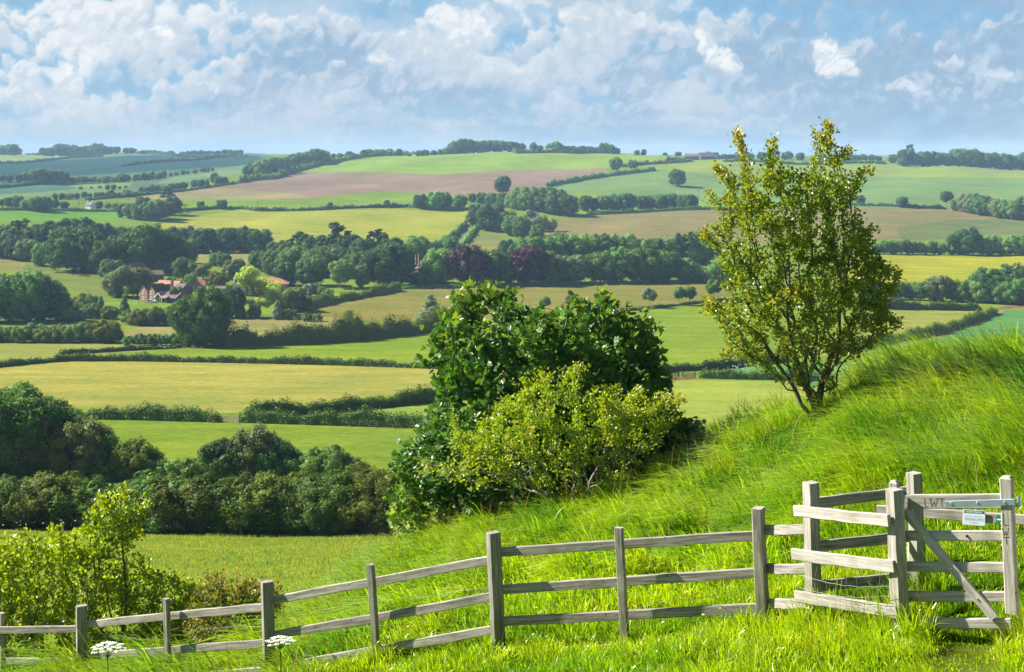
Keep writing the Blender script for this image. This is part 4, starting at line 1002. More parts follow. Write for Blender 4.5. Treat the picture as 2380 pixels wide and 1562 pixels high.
def gable_block(x0, x1, y0, y1, e, rg, axis='x'):
    if axis == 'x':
        ym = (y0+y1)/2
        return [[(x0,y0,-.6),(x1,y0,-.6),(x1,y0,e),(x0,y0,e)],[(x1,y1,-.6),(x0,y1,-.6),(x0,y1,e),(x1,y1,e)],[(x1,y0,-.6),(x1,y1,-.6),(x1,y1,e),(x1,ym,rg),(x1,y0,e)],[(x0,y1,-.6),(x0,y0,-.6),(x0,y0,e),(x0,ym,rg),(x0,y1,e)]]
    xm = (x0+x1)/2
    return [[(x0,y1,-.6),(x0,y0,-.6),(x0,y0,e),(x0,y1,e)],[(x1,y0,-.6),(x1,y1,-.6),(x1,y1,e),(x1,y0,e)],[(x0,y0,-.6),(x1,y0,-.6),(x1,y0,e),(xm,y0,rg),(x0,y0,e)],[(x1,y1,-.6),(x0,y1,-.6),(x0,y1,e),(xm,y1,rg),(x1,y1,e)]]
def slabs(quads, t=.16):
    out = []
    for q in quads:
        q = [np.array(p, float) for p in q]; n = np.cross(q[1]-q[0], q[2]-q[0]); n /= np.linalg.norm(n); n = n if n[2] > 0 else -n
        lo = [p + n*.02 for p in q]; hi = [p + n*t for p in q]
        out.append(hi); out.append(lo[::-1])
        for i in range(len(q)): j = (i+1) % len(q); out.append([lo[i], lo[j], hi[j], hi[i]])
    return out
def gable_roof(x0, x1, y0, y1, e, rg, axis='x', o=.3):
    if axis == 'x':
        ym = (y0+y1)/2; k = (rg-e)/((y1-y0)/2)
        return slabs([[(x0-o,y0-o,e-o*k),(x1+o,y0-o,e-o*k),(x1+o,ym,rg),(x0-o,ym,rg)],[(x1+o,y1+o,e-o*k),(x0-o,y1+o,e-o*k),(x0-o,ym,rg),(x1+o,ym,rg)]])
    xm = (x0+x1)/2; k = (rg-e)/((x1-x0)/2)
    return slabs([[(x0-o,y1+o,e-o*k),(x0-o,y0-o,e-o*k),(xm,y0-o,rg),(xm,y1+o,rg)],[(x1+o,y0-o,e-o*k),(x1+o,y1+o,e-o*k),(xm,y1+o,rg),(xm,y0-o,rg)]])
def hip_roof(x0, x1, y0, y1, e, rg, o=.35):
    x0, x1, y0, y1 = x0-o, x1+o, y0-o, y1+o; ym = (y0+y1)/2; i = (y1-y0)/2
    a, b = (x0+i, ym, rg), (x1-i, ym, rg)
    return slabs([[(x0,y0,e),(x1,y0,e),b,a],[(x1,y1,e),(x0,y1,e),a,b],[(x0,y1,e),(x0,y0,e),a],[(x1,y0,e),(x1,y1,e),b]])
def chimney(roof, x, y, z0, z1, mat, w=.7, pots=2):
    c = poly_obj('chimney', boxp(x-w/2,x+w/2,y-w/2,y+w/2,z0,z1) + boxp(x-w/2-.08,x+w/2+.08,y-w/2-.08,y+w/2+.08,z1,z1+.15) + [f for k in range(pots) for f in boxp(x-.25+k*.32,x-.07+k*.32,y-.1,y+.1,z1+.15,z1+.6)], [mat], roof); return c

def cottage(name, label, x, base, w, d, e, rg, yaw, wm, rm, ch=(), wins=(), hip=False, cat='house', ymin=70, ydist=None, axis='x', door=None, group=None):
    u, v = dd(x, base)
    if ydist: xx = (u-UC)/F*ydist; p = Vector((xx, ydist, gz(xx, ydist)))
    else: p = G(u, v, ymin)
    r = root(name, p, yaw, label, cat, group)
    if hip: body = [f for i, f in enumerate(boxp(-w/2, w/2, 0, d, -.6, e)) if i > 1]; rf = hip_roof(-w/2, w/2, 0, d, e, rg)
    else: body = gable_block(-w/2, w/2, 0, d, e, rg, axis); rf = gable_roof(-w/2, w/2, 0, d, e, rg, axis)
    poly_obj('wall', body, [wm], r); ro = poly_obj('roof', rf, [rm], r)
    for cx, cy, h, m in ch: chimney(ro, cx, cy, e, h, m)
    if wins: windows(r, ((0, 0, 0), (1, 0, 0), (0, -1, 0)), wins)
    if door: poly_obj('door', boxp(door-.5, door+.5, -.06, .0, 0, 2.05), [M_DARKW], r)
    return r

def brick_house():
    u, v = dd(342, 700); p = G(u, v)
    r = root('brick_house', p, -36, 'twin-gabled brick house with white windows and dark maroon roof', 'house')
    poly_obj('wall', gable_block(-4.8,.1,0,10,4.2,6.5,'y') + gable_block(.12,4.5,.25,10,4.2,6.4,'y'), [M_BRICK], r)
    rf = poly_obj('roof', gable_roof(-4.8,.1,0,10,4.2,6.5,'y',.22) + gable_roof(.34,4.5,.25,10,4.2,6.4,'y',.2), [M_MAROON], r)
    poly_obj('rendered_wall', [f for i, f in enumerate(boxp(4.52,4.58,1.2,8.6,1.8,3.95))], [M_WHITE], r)['label'] = 'white rendered side wall'
    windows(r, ((0,0,0),(1,0,0),(0,-1,0)), [(-2.3,2.9,1.0,1.45),(-2.3,.5,1.0,1.4)]); windows(r, ((0,.25,0),(1,0,0),(0,-1,0)), [(2.3,2.9,1.0,1.4),(2.3,.5,1.0,1.4)])
    windows(r, ((4.6,0,0),(0,1,0),(1,0,0)), [(7.2,2.4,1.0,1.2)])
    w = poly_obj('rear_wing', gable_block(4.0,9.4,10.02,16,4.6,6.6,'x') , [M_BRICKD], r); poly_obj('wing_roof', gable_roof(4.0,9.4,10.02,16,4.6,6.6,'x',.2), [M_MAROON], w)
    chimney(rf, 4.3, 9.4, 5.0, 8.0, M_BRICKD, .9)
    g = poly_obj('glazed_porch', gable_block(4.62,8.6,.4,4.6,1.9,3.5,'y'), [M_PANE], r); g['label'] = 'glass-fronted garden porch'
    poly_obj('porch_frame', boxp(4.55,4.72,.22,.39,0,1.9)+boxp(8.5,8.68,.22,.39,0,1.9)+slabs([[(4.3,.1,1.65),(4.3,.38,1.65),(6.6,.38,3.55),(6.6,.1,3.55)],[(8.9,.1,1.65),(8.9,.38,1.65),(6.6,.38,3.55),(6.6,.1,3.55)]],.3), [M_FRAME], g)
    poly_obj('porch_roof', gable_roof(4.62,8.6,.45,4.6,1.92,3.52,'y',.05), [M_MAROON], g)
    poly_obj('skylight', slabs([[(7.2,1.4,3.2),(7.2,3.0,3.2),(8.3,3.0,2.3),(8.3,1.4,2.3)]],.1), [plain('skylight_glass', (.35,.5,.62), .1, var=.1)], g)
    k = poly_obj('garage_wing', gable_block(9.0,16.5,1.0,6.6,2.2,4.2,'x'), [M_DARKW], r); poly_obj('garage_roof', gable_roof(9.0,16.5,1.0,6.6,2.2,4.2,'x',.4), [M_MAROON], k)
    poly_obj('lean_to_roof', slabs([[(8.7,-1.0,1.9),(12.4,-1.0,1.9),(12.4,1.0,2.7),(8.7,1.0,2.7)]]) + boxp(8.8,8.95,-.9,-.75,0,1.9) + boxp(12.1,12.25,-.9,-.75,0,1.9), [M_BROWN], k)
brick_house()
cottage('cottage', 'cottage with long orange pantile roof behind the brick house', 384, 690, 11.5, 6, 3.4, 6.6, -28, M_BRICK, M_ORANGE, wins=[(-3,1,1,1.2),(2,1,1,1.2)])
cottage('cottage', 'small cottage with orange roof and one brick chimney', 458, 678, 6.5, 5, 2.8, 5.2, 6, M_BRICK, M_ORANGE, ch=[(2.4, 2.5, 6.6, M_BRICKD)], wins=[(-1.5,.9,1,1.1)])
cottage('outbuilding', 'low pinkish tiled roof behind the great oak', 510, 680, 5, 4, 1.7, 2.6, 4, M_BRICK, M_BROWN, cat='shed')
cottage('cottage', 'white gabled cottage with maroon roof left of the bright willow', 549, 679, 4.6, 8, 2.3, 4.6, -22, M_WHITE, M_MAROON, ch=[(-1.6, .9, 5.9, M_WHITE)], axis='y')
cottage('red_roofed_house', 'brick house with orange-red hipped roof behind the bright willow', 620, 688, 17.5, 8, 4.9, 7.2, 5, M_BRICKD, M_ORANGE, ch=[(-6, 4, 8.6, M_BRICK)], wins=[(x, z, 1.0, 1.5) for x in (-7,-4.4,4.4,5.9,7.5) for z in (.7, 3.1)], hip=True, door=.5)
r = cottage('tall_chimneyed_house', 'tall dark brick house with high twin chimney stacks among trees', 1006, 659, 13, 9, 6.6, 9.8, 34, M_BRICKD, M_SLATE, ch=[(-5.6, 3.0, 13.0, M_BRICKD), (-5.6, 5.6, 12.6, M_BRICKD)], wins=[(x, z, 1.1, 1.7) for x in (-4.2,-1,2.5) for z in (.9, 4.2)], hip=True, door=4.6)
cottage('cottage', 'small dark-roofed annex with pale gable left of the tall-chimneyed house', 937, 655, 4.2, 8, 2.4, 5.2, -32, M_WHITE, M_SLATE, axis='y')
cottage('farmhouse', 'brown tiled farmhouse roof behind grey willows above the brick house', 318, 662, 11, 7, 4.2, 8.2, 40, M_BRICK, M_BROWN, ydist=655)
cottage('barn', 'teal-sided barn with mossy roof at the edge of the great wood', 359, 651, 9, 6, 2.6, 4.4, 32, M_TEAL, M_OLIVE, cat='barn', ydist=660)
cottage('barn', 'dark open barn in the shade of the great wood', 372, 648, 12, 7, 3.4, 6.0, 20, M_DARKW, M_SLATE, cat='barn', ydist=690)
cottage('white_cottage', 'white cottage with grey slate roof and two white chimneys, far left', 204, 488, 7.0, 5.5, 4.0, 6.4, -34, M_WHITE, M_SLATE, ch=[(-3.1, 2.75, 7.9, M_WHITE), (3.1, 2.75, 7.9, M_WHITE)], wins=[(-2,.8,.9,1.2),(2,.8,.9,1.2),(-2,2.6,.9,1.0),(2,2.6,.9,1.0)], door=0)
cottage('shed', 'little brown roofed shed at the far left field edge', 32, 482, 6, 4, 1.9, 3.6, 8, M_BRICKD, M_BROWN, cat='shed')
cottage('skyline_cottage', 'red-roofed cottage on the skyline, left of the pair', 1229, 0, 11.5, 7, 2.8, 6.2, 6, M_BRICK, M_ORANGE, ydist=2085)
cottage('skyline_cottage', 'white-gabled cottage with orange roof on the skyline, right of the pair', 1271, 0, 12, 7, 2.8, 6.4, -26, M_WHITE, M_ORANGE, ydist=2085)
cottage('barn', 'grey-roofed brick barn with white doors on the right skyline', 1608, 0, 20, 10, 4.8, 8.6, -12, M_BRICKD, M_GREYR, cat='barn', ydist=2020, wins=[(-5, .2, 3.0, 3.6)], door=5)
cottage('barn', 'larger purplish-roofed barn right of the barn with white doors', 1646, 0, 23, 14, 4.0, 9.6, 14, M_BRICKD, M_GREYR, cat='barn', ydist=2040)
cottage('outbuilding', 'pale lean-to garden building beside the olive shrubs', 706, 694, 3.2, 2.5, 1.7, 2.4, 0, M_WHITE, M_BROWN, cat='shed')

# white car by the brick house
def car():
    p = G(*dd(352, 704)); r = root('parked_car', p, -8, 'white hatchback car parked beside the brick house', 'car')
    sec = [(-2.0,.35,.62,.72),(-1.95,.3,.95,.80),(-1.55,.28,1.02,.84),(-1.2,.28,1.42,.66),(.1,.28,1.46,.66),(.85,.28,.98,.84),(1.75,.28,.86,.80),(1.95,.32,.6,.72)]
    V, Fc = [], []
    for x, z0, z1, hw in sec:
        sh = min(.92, z1*.64)
        V += [(x,-.82,z0),(x,-.84,sh),(x,-hw,z1),(x,hw,z1),(x,.84,sh),(x,.82,z0)]
    for i in range(len(sec)-1):
        for j in range(6): k = (j+1) % 6; Fc.append([i*6+j, i*6+k, (i+1)*6+k, (i+1)*6+j])
    n = len(V); me = mesh_np('body', np.array(V), [np.array(Fc), np.array([[5,4,3,2,1,0],[n-6,n-5,n-4,n-3,n-2,n-1]])])
    link('body', me, [plain('white_car_paint', (.78,.79,.80), .25, var=.03, spec=.6)], r, Matrix.Identity(4))
    poly_obj('window', [[(-1.15,-.70,1.36),(-1.45,-.845,.96),(.72,-.845,.96),(.08,-.70,1.38)],[(.12,-.6,1.43),(.84,-.76,1.0),(.84,.76,1.0),(.12,.6,1.43)]], [M_PANE], r)
    for x in (-1.25, 1.2):
        for s in (-1, 1):
            bm = bmesh.new(); bmesh.ops.create_cone(bm, cap_ends=True, segments=18, radius1=.31, radius2=.31, depth=.2, matrix=Matrix.Translation((x, s*.76, .31)) @ Matrix.Rotation(math.pi/2, 4, 'X'))
            me = bpy.data.meshes.new('wheel'); bm.to_mesh(me); bm.free(); link('wheel', me, [M_DARKW], r, Matrix.Identity(4))
car()

# ---------------------------------------------------------------- gates, posts, poles in the valley
M_RAW = plain('old_timber', (.30, .235, .165), .9, var=.35, scale=2); M_POLE = plain('pole_timber', (.11, .09, .07), .9)
def field_gate(a, b, label, mat=M_RAW, h=1.15):
    A, B = G(*dd(*a)), G(*dd(*b)); Lg = (B-A).length; yaw = math.degrees(math.atan2(B.y-A.y, B.x-A.x))
    r = root('field_gate', A, yaw, label, 'gate', 'field gates'); dz = B.z-A.z
    def P(x0, x1, y0, y1, z0, z1):
        return [[(q[0], q[1], q[2] + dz*q[0]/Lg) for q in f] for f in boxp(x0, x1, y0, y1, z0, z1)]
    polys = []
    for z in (.12, .34, .56, .80, 1.06): polys += P(.1, Lg-.1, -.03, .03, z, z+.11)
    polys += P(.1, .22, -.05, .05, .1, h+.05) + P(Lg-.22, Lg-.1, -.05, .05, .1, h+.05)
    poly_obj('leaf', polys, [mat], r)
    poly_obj('brace', slabs([[(.2,-.07,.15),(Lg*.55,-.07,1.05+dz*.55),(Lg*.55+.12,-.04,1.05+dz*.55),(.34,-.04,.15)]], .03), [mat], r)
    for x in (-.1, Lg+.02): poly_obj('post', P(x-.09, x+.09, -.09, .09, -.3, h+.3), [mat], r)
field_gate((500,981),(555,984), 'old wooden field gate in the gap between the near hedges')
field_gate((1586,877),(1616,878), 'pale wooden field gate beside the low right hedge')
field_gate((1548,876),(1578,877), 'darker field gate half hidden by the sycamore', M_DARKW)
def wire_fence(pts, label, h=1.05, strands=True):
    P = [G(*dd(*q)) for q in pts]; r = root('wire_fence', P[0], 0, label, 'fence', 'wire fences')
    for p in P:
        q = p - P[0]; k = .06; poly_obj('post', boxp(q.x-k, q.x+k, q.y-k, q.y+k, q.z-.3, q.z+h), [M_RAW], r)
    polys = []
    if not strands: return
    for z in (.45, .75, 1.0):
        for a, b in zip(P, P[1:]):
            a, b = a-P[0], b-P[0]; polys += [[(a.x,a.y-.07,a.z+z),(b.x,b.y-.07,b.z+z),(b.x,b.y-.07,b.z+z+.012),(a.x,a.y-.07,a.z+z+.012)]]
    poly_obj('wire', polys, [plain('galvanised_wire', (.4,.42,.42), .5, metal=.6)], r)
wire_fence([(177+32.4*i, 973+.55*i) for i in range(10)], 'line of thin fence posts before the hedge left of the gate')
wire_fence([(598,984),(755,987),(796,990),(836,993),(876,996),(919,998),(962,1000),(1005,1002)], 'line of thin fence posts before the ragged hedge right of the gate')
wire_fence([(-20,1236),(146,1240),(268,1242),(560,1244),(930,1246),(1030,1247)], 'few thin posts in shade along the foot of the olive bushes', .85, False)
def pole(x, base, top, label, arm=True):
    p = G(*dd(x, base)); h = (base-top)*DS*p.y/F; r = root('utility_pole', p, 0, label, 'utility pole', 'utility poles')
    V, Fc = tube([(0,0,-.5),(0,0,h*.5),(0,0,h)], [.15*max(1, p.y/900), .13*max(1, p.y/900), .11*max(1, p.y/900)], 6)
    link('shaft', mesh_np('shaft', V, Fc), [M_POLE], r, Matrix.Identity(4))
    if arm: poly_obj('crossarm', boxp(-.9,.9,-.09,.09,h-.75,h-.58), [M_POLE], r)
for x, b, t, lab in [(183,486,466,'thin utility pole left of the white cottage'),(431,488,472,'utility pole left of the two hedge trees'),(599,484,467,'utility pole above the barley, the leftmost of the middle pair'),(786,483,468,'utility pole beside the little round tree above the barley'),
                     (1325,507,486,'utility pole at the right edge of the roadside wood'),(1296,523,509,'pole beside the pale bushes of the roadside wood'),(1256,541,522,'pole at the lower end of the roadside wood'),(1353,482,464,'pole left of the right hillside tree row'),
                     (1522,395,373,'pole at the end of the ploughed field hedge'),(1549,384,371,'pole below the skyline barns'),(1624,466,442,'pole in the pale wheat field'),(344,646,620,'pole behind the brick house by the teal barn')]:
    pole(x, b, t, lab)
# garden fence below the brick house
def garden_fence():
    P = [G(*dd(*q)) for q in [(307,704),(322,706),(338,707),(352,708),(366,707),(376,705)]]
    r = root('garden_fence', P[0], 0, 'low post and rail fence round the lawn of the brick house', 'fence')
    for p in P: q = p-P[0]; poly_obj('post', boxp(q.x-.07,q.x+.07,q.y-.07,q.y+.07,q.z-.2,q.z+1.15), [M_RAW], r)
    for z in (.5, .95):
        for a, b in zip(P, P[1:]):
            a, b = a-P[0], b-P[0]; poly_obj('rail', [[(a.x,a.y-.08,a.z+z),(b.x,b.y-.08,b.z+z),(b.x,b.y-.08,b.z+z+.13),(a.x,a.y-.08,a.z+z+.13)],[(a.x,a.y-.08,a.z+z+.13),(b.x,b.y-.08,b.z+z+.13),(b.x,b.y-.03,b.z+z+.13),(a.x,a.y-.03,a.z+z+.13)]], [M_RAW], r)
garden_fence()

# crows feeding on the near right pasture, black cattle on the far slope
def loft(rings, name, mats, sides=10):
    V, Fc = [], []
    for c, ry, rz in rings:
        for k in range(sides): w = 2*math.pi*k/sides; V.append((c[0], c[1]+ry*math.cos(w), c[2]+rz*math.sin(w)))
    m = len(rings)
    for i in range(m-1):
        for k in range(sides): Fc.append([i*sides+k, i*sides+(k+1) % sides, (i+1)*sides+(k+1) % sides, (i+1)*sides+k])
    return np.array(V), np.array(Fc)
def merge(parts):
    V, Fs, b = [], {}, 0
    for v, f in parts:
        V.append(v); Fs.setdefault(f.shape[1], []).append(f+b); b += len(v)
    return np.concatenate(V), [np.concatenate(x) for x in Fs.values()]
M_BLACK = plain('black_feathers', (.012,.012,.014), .5)
cv = merge([loft([((-.26,0,.13),.005,.012),((-.14,0,.17),.05,.03),((-.02,0,.20),.085,.075),((.08,0,.225),.07,.07),((.13,0,.27),.045,.05),((.17,0,.30),.042,.042),((.205,0,.295),.012,.014),((.26,0,.285),.003,.004)], 'crow', None),
            tube([(.0,.03,.14),(.01,.03,0)], [.012,.009], 5), tube([(.0,-.03,.14),(.01,-.03,0)], [.012,.009], 5)])
crow_me = mesh_np('crow', cv[0], cv[1], smooth=True); crow_me.materials.append(M_BLACK)
CR = [(1723,946),(1745,951),(1764,934),(1783,938),(1795,958),(1822,940),(1838,953),(1862,925),(1880,938),(1905,930),(969,960),(995,955)]
for i, (x, y) in enumerate(CR):
    p = G(*dd(x, y)); o = bpy.data.objects.new('crow', crow_me); COL.objects.link(o); o.location = p; o.rotation_euler.z = random.uniform(0, 6.28); o.scale = (1.25,)*3
    tag(o, 'black crow feeding on the pale pasture', 'bird', 'crows on the pasture')
cv = merge([loft([((-1.05,0,1.05),.10,.12),((-.95,0,1.0),.28,.36),((-.3,0,.93),.36,.42),((.45,0,.96),.33,.40),((.85,0,1.1),.20,.28),((1.15,0,1.12),.13,.18),((1.4,0,1.0),.11,.13),((1.62,0,.88),.08,.09)], 'cow', None)] +
           [tube([(x, s*.2, .8), (x+.03*sg, s*.2, .45), (x, s*.2, 0)], [.12, .065, .07], 6) for x, sg in ((-.8,-1),(.6,1)) for s in (-1,1)] + [tube([(-1.05,0,1.2),(-1.14,0,.8),(-1.12,0,.45)], [.03,.02,.04], 5)])
cow_me = mesh_np('cow', cv[0], cv[1], smooth=True); cow_me.materials.append(M_BLACK)
for i, (x, y) in enumerate([(1630,468),(1645,474),(1663,473),(1712,474),(1400,456)]):
    p = G(*dd(x, y)); o = bpy.data.objects.new('cow', cow_me); COL.objects.link(o); o.location = p; o.rotation_euler.z = random.uniform(0, 6.28)
    tag(o, 'black cow grazing in the field above the right tree row', 'cow', 'black cattle on the far slope')
# cow parsley below the bushes and hedges
def parsley():
    r = np.random.default_rng(3); V, Fc, b = [], [], 0
    spots = [(r.uniform(-40, 960), r.uniform(1200, 1246), 60, .06) for _ in range(260)] + [(r.uniform(290,480), r.uniform(806,815), 300, .2) for _ in range(60)] + [(r.uniform(1700,1790), r.uniform(850,866), 250, .2) for _ in range(45)] + [(r.uniform(60,200), r.uniform(738,746), 400, .25) for _ in range(40)] + [(r.uniform(820,1040), r.uniform(660,682), 400, .25) for _ in range(50)]
    for x, y, ym, s in spots:
        p = np.array(G(*dd(x, y), ym)[:]); p[2] += r.uniform(.5, 1.0)
        k = 7; a = np.arange(k)/k*6.28; R = s*r.uniform(.6, 1.4); v = p + np.stack([np.cos(a)*R, np.sin(a)*R, np.sin(a*2)*R*.3 + R*.2], 1)
        V.append(v); Fc.append(np.arange(k)+b); b += k
    tag(link('cow_parsley', mesh_np('cow_parsley', np.concatenate(V), np.array(Fc)), [plain('white_florets', (.75,.75,.68), .9, var=.1)]), 'white cow parsley heads scattered along the hedge bottoms', 'wildflowers', None, 'stuff')
parsley()
# ---------------------------------------------------------------- fence and gate by the path
WOOD = wood_mat('weathered_oak', (.41, .38, .325), (.135, .12, .10)); WOOD_P = wood_mat('damp_footed_post', (.41, .38, .325), (.14, .125, .10), True); WOOD_PG = wood_mat('damp_footed_gate_post', (.48, .445, .385), (.20, .18, .15), True); WOOD_L = wood_mat('pale_sawn_timber', (.47, .44, .385), (.25, .225, .185))
WOOD_G = wood_mat('greyed_gate_timber', (.50, .465, .41), (.24, .215, .18))
WIRE = plain('dull_wire', (.20,.21,.20), .6, metal=.4)
STEEL = plain('galvanised_steel', (.42, .50, .56), .38, metal=.75, var=.12, scale=8); RUST = plain('rusty_iron', (.16, .06, .035), .9)
CARVE = plain('carved_groove', (.055, .045, .035), .95)
def beam(name, parent, p0, p1, w, d, yaw=None, mat=WOOD, bevel=.006, taper=1.0, cham=0.0, seed=0, wob=.003, segs=9):
    """timber from p0 to p1; w across the face turned by yaw (or lying level for rails), d deep"""
    p0, p1 = Vector(p0), Vector(p1); ax = (p1-p0); Lg = ax.length; zc = ax.normalized()
    ref = Vector((math.cos(yaw), math.sin(yaw), 0)) if yaw is not None else Vector((0, 0, 1))
    xc = (ref - zc*ref.dot(zc)).normalized(); yc = zc.cross(xc)
    r = random.Random(seed*7919+int(Lg*1e4)); rings = []
    for i in range(segs+1):
        t = i/segs; k = 1 + (taper-1)*t; ox, oy = r.uniform(-wob, wob), r.uniform(-wob, wob); e = bevel*r.uniform(.7, 1.6)
        rings.append((t*Lg, w/2*k, d/2*k, ox, oy, e))
    if cham: rings += [(Lg+cham, w/2*taper-cham*.9, d/2*taper-cham*.9, 0, 0, bevel)]
    V, Fc = [], []
    for z, a, b, ox, oy, e in rings:
        for sx, sy in ((1,1),(-1,1),(-1,-1),(1,-1)):
            pa = (sx*a+ox, sy*(b-e)+oy, z); pb = (sx*(a-e)+ox, sy*b+oy, z)
            V += [pa, pb] if sx*sy > 0 else [pb, pa]
    m = len(rings)
    for i in range(m-1):
        for k in range(8): Fc.append([i*8+k, i*8+(k+1) % 8, (i+1)*8+(k+1) % 8, (i+1)*8+k])
    me = mesh_np(name, np.array(V), [np.array(Fc), np.array([list(range(7, -1, -1)), list(range((m-1)*8, m*8))])])
    M = Matrix((xc, yc, zc)).transposed().to_4x4(); M.translation = p0
    return link(name, me, [mat], parent, Matrix.Translation(-Vector(parent.location)) @ M)
PY = {'A': 20.2, 'B': 19.2, 'C': 18.15, 'D': 17.2, 'E': 16.3, 'F': 15.5, 'G': 14.8, 'H': 14.2, 'I': 13.4, 'J': 12.4, 'K': 13.9}
def atD(x, y, dep): return at(x*DS, y*DS, dep)
TOPS = {'A': (3,1424,5), 'B': (189,1407,192), 'C': (386,1391,394), 'D': (621,1351,628), 'E': (861,1312,880), 'F': (1146,1237,1162), 'G': (1438,1226,1456), 'H': (1762,1180,1776)}
YAW = {'A': -40, 'B': -62, 'C': -42, 'D': -62, 'E': -34, 'F': -58, 'G': -28, 'H': -28}
fence = empty('post_and_rail_fence', atD(1146, 1500, 15.5), 'long weathered post and rail fence climbing the grassy bank towards the gate', 'fence')
def standing(k, w, d, parent, top, xb, yaw, mat=None, cham=0.0, name='post', label=None):
    mat = WOOD_PG if mat is WOOD_G else WOOD_P
    T = atD(top[0], top[1], PY[k]); g = gz((xb*DS-UC)/F*PY[k], PY[k]) - .25
    B = Vector(((xb*DS-UC)/F*PY[k] + (xb-top[0])*DS/F*PY[k]*.0, PY[k], min(g, T.z-1.2)))
    o = beam(name, parent, B, T, w, d, math.radians(yaw), mat, seed=hash_(k), cham=cham)
    if label: o['label'] = label
    return o
for k in 'ABCDEFGH':
    main = k in 'BDFH'
    standing(k, .10 if main else .085, .135 if main else .06, fence, TOPS[k][:2], TOPS[k][2], YAW[k])
def yd(x):   # depth of the fence line at drawing x
    ks = list('ABCDEFGH'); return float(np.interp(x, [TOPS[k][0] for k in ks], [PY[k] for k in ks]))
RAILS = [((-190,1470),(178,1463),None),((-150,1536),(182,1541),None),((-190,1610),(184,1618),None),
         ((196,1454),(606,1412),None),((200,1529),(611,1496),None),((205,1600),(613,1560),None),
         ((630,1398),(1132,1303),None),((634,1479),(1138,1389),None),((640,1556),(1143,1465),None),
         ((1156,1287),(1752,1245),None),((1161,1373),(1755,1332),None),((1166,1448),(1757,1415),None),((1168,1524),(1759,1493),None),
         ((1772,1234),(1880,1232),None),((1775,1325),(1880,1323),None),((1778,1407),(1880,1404),None)]
for i, (a, b, _) in enumerate(RAILS):
    da, db = yd(a[0]), yd(b[0])
    if a[0] < 0: da = PY['A'] + .75
    if b[0] > 1800: db = 13.55
    A, B = atD(*a, da), atD(*b, db); e = (B-A).normalized()
    back = Vector((0.025, .055, 0))
    beam('rail', fence, A - e*.10 + back, B + e*.10 + back + Vector((0, 0, -.012)), .098, .042, None, WOOD, seed=i, wob=.005)
# strand of wire
def wire(name, parent, pts, rad=.0022, mat=None, sides=4):
    V, Fc = tube(pts, [rad]*len(pts), sides); return link(name, mesh_np(name, V, Fc), [mat or STEEL], parent)
for dz in (.33, .62):
    pts = []
    for i in range(60):
        x = 190 + (1760-190)*i/59; d = yd(x); g = gz((x*DS-UC)/F*d, d); pts.append(((x*DS-UC)/F*d, d+.10, g + dz + .006*math.sin(i*.9)))
    wire('wire', fence, pts, .0016, WIRE)

# kissing-gate enclosure
GYAW0 = -.6
enc = empty('kissing_gate_enclosure', atD(1890, 1400, 13.4), 'V-shaped timber enclosure of posts and pale rails round the small gate', 'fence')
standing('I', .115, .115, enc, (1884,1121), 1893, -60, WOOD_G); standing('J', .115, .115, enc, (2079,1137), 2098, -60, WOOD_G); standing('K', .115, .115, enc, (2124,1099), 2138, -60, WOOD_G)
def r4(zx, zy): return (2996 + zx*1100/2048)/4/DS, (1850 + zy*1100/2048)/4/DS
for i, (a, b) in enumerate([((366,340),(1068,416)),((350,662),(1106,756)),((372,972),(1130,1092))]):
    beam('rail', enc, atD(*r4(*a), 13.42) + Vector((-.05,-.09,0)), atD(*r4(*b), 12.42) + Vector((-.05,-.085,0)), .105, .04, None, WOOD_L, seed=40+i)
for i, (a, b) in enumerate([((440,322),(1215,228)),((440,648),(1215,566)),((440,946),(1225,868))]):
    beam('rail', enc, atD(*r4(*a), 13.42) + Vector((.03,.08,0)), atD(*r4(*b), 13.92) + Vector((0,.08,0)), .10, .04, None, WOOD, seed=50+i)
_hx = at(1046, 500, 11.75); beam('post', enc, (_hx.x, 11.75, gz(_hx.x, 11.75)-.3), (_hx.x, 11.75, gz(_hx.x, 11.75)+1.45), .125, .125, GYAW0, WOOD_G, seed=33)
# sheep netting stapled low across the pale rails
for k in range(3):
    a, b = r4(395, 805+95*k), r4(1065, 888+70*k)
    A, B = atD(*a, 13.42) + Vector((-.05,-.13,0)), atD(*b, 12.42) + Vector((-.05,-.13,0))
    wire('wire', enc, [A.lerp(B, t/12) + Vector((0,0,-.045*math.sin(math.pi*t/12)+.004*math.sin(t*3))) for t in range(13)], .0020, WIRE)
for k in range(8):
    t = .08 + .115*k; A = (atD(*r4(395, 690), 13.42)).lerp(atD(*r4(1065, 770), 12.42), t) + Vector((-.05,-.13,0)); wire('wire', enc, [A + Vector((.012*math.sin(k*2+q),0,-q*.08)) for q in range(6)], .0013, WIRE)

# the gate itself
gate = empty('wooden_gate', atD(2210, 1440, 12.3), 'small five-bar wooden gate with diagonal brace and carved letters LWT', 'gate')
GA, GB = 12.5, 11.95                       # depth at the closing end and at the hinge end
def gd(x): return 1/(1/GA + (1/GB-1/GA)*(x-2090)/(2350-2090))
def gp(zx, zy, off=0.0):
    x, y = r4(zx, zy); p = atD(x, y, gd(x)); return p + GN*off
_a, _b = at(894, 500, GA), at(1009, 500, GB); GDIR = Vector((_b.x-_a.x, _b.y-_a.y, 0)).normalized(); GN = Vector((GDIR.y, -GDIR.x, 0)); GYAW = math.atan2(GDIR.y, GDIR.x)
beam('stile', gate, gp(1112,1160), gp(1082,150), .075, .075, GYAW, WOOD_G, cham=.022, seed=61)
beam('stile', gate, gp(1962,1120), gp(1918,118), .098, .09, GYAW, WOOD_G, cham=.020, seed=62, wob=0)
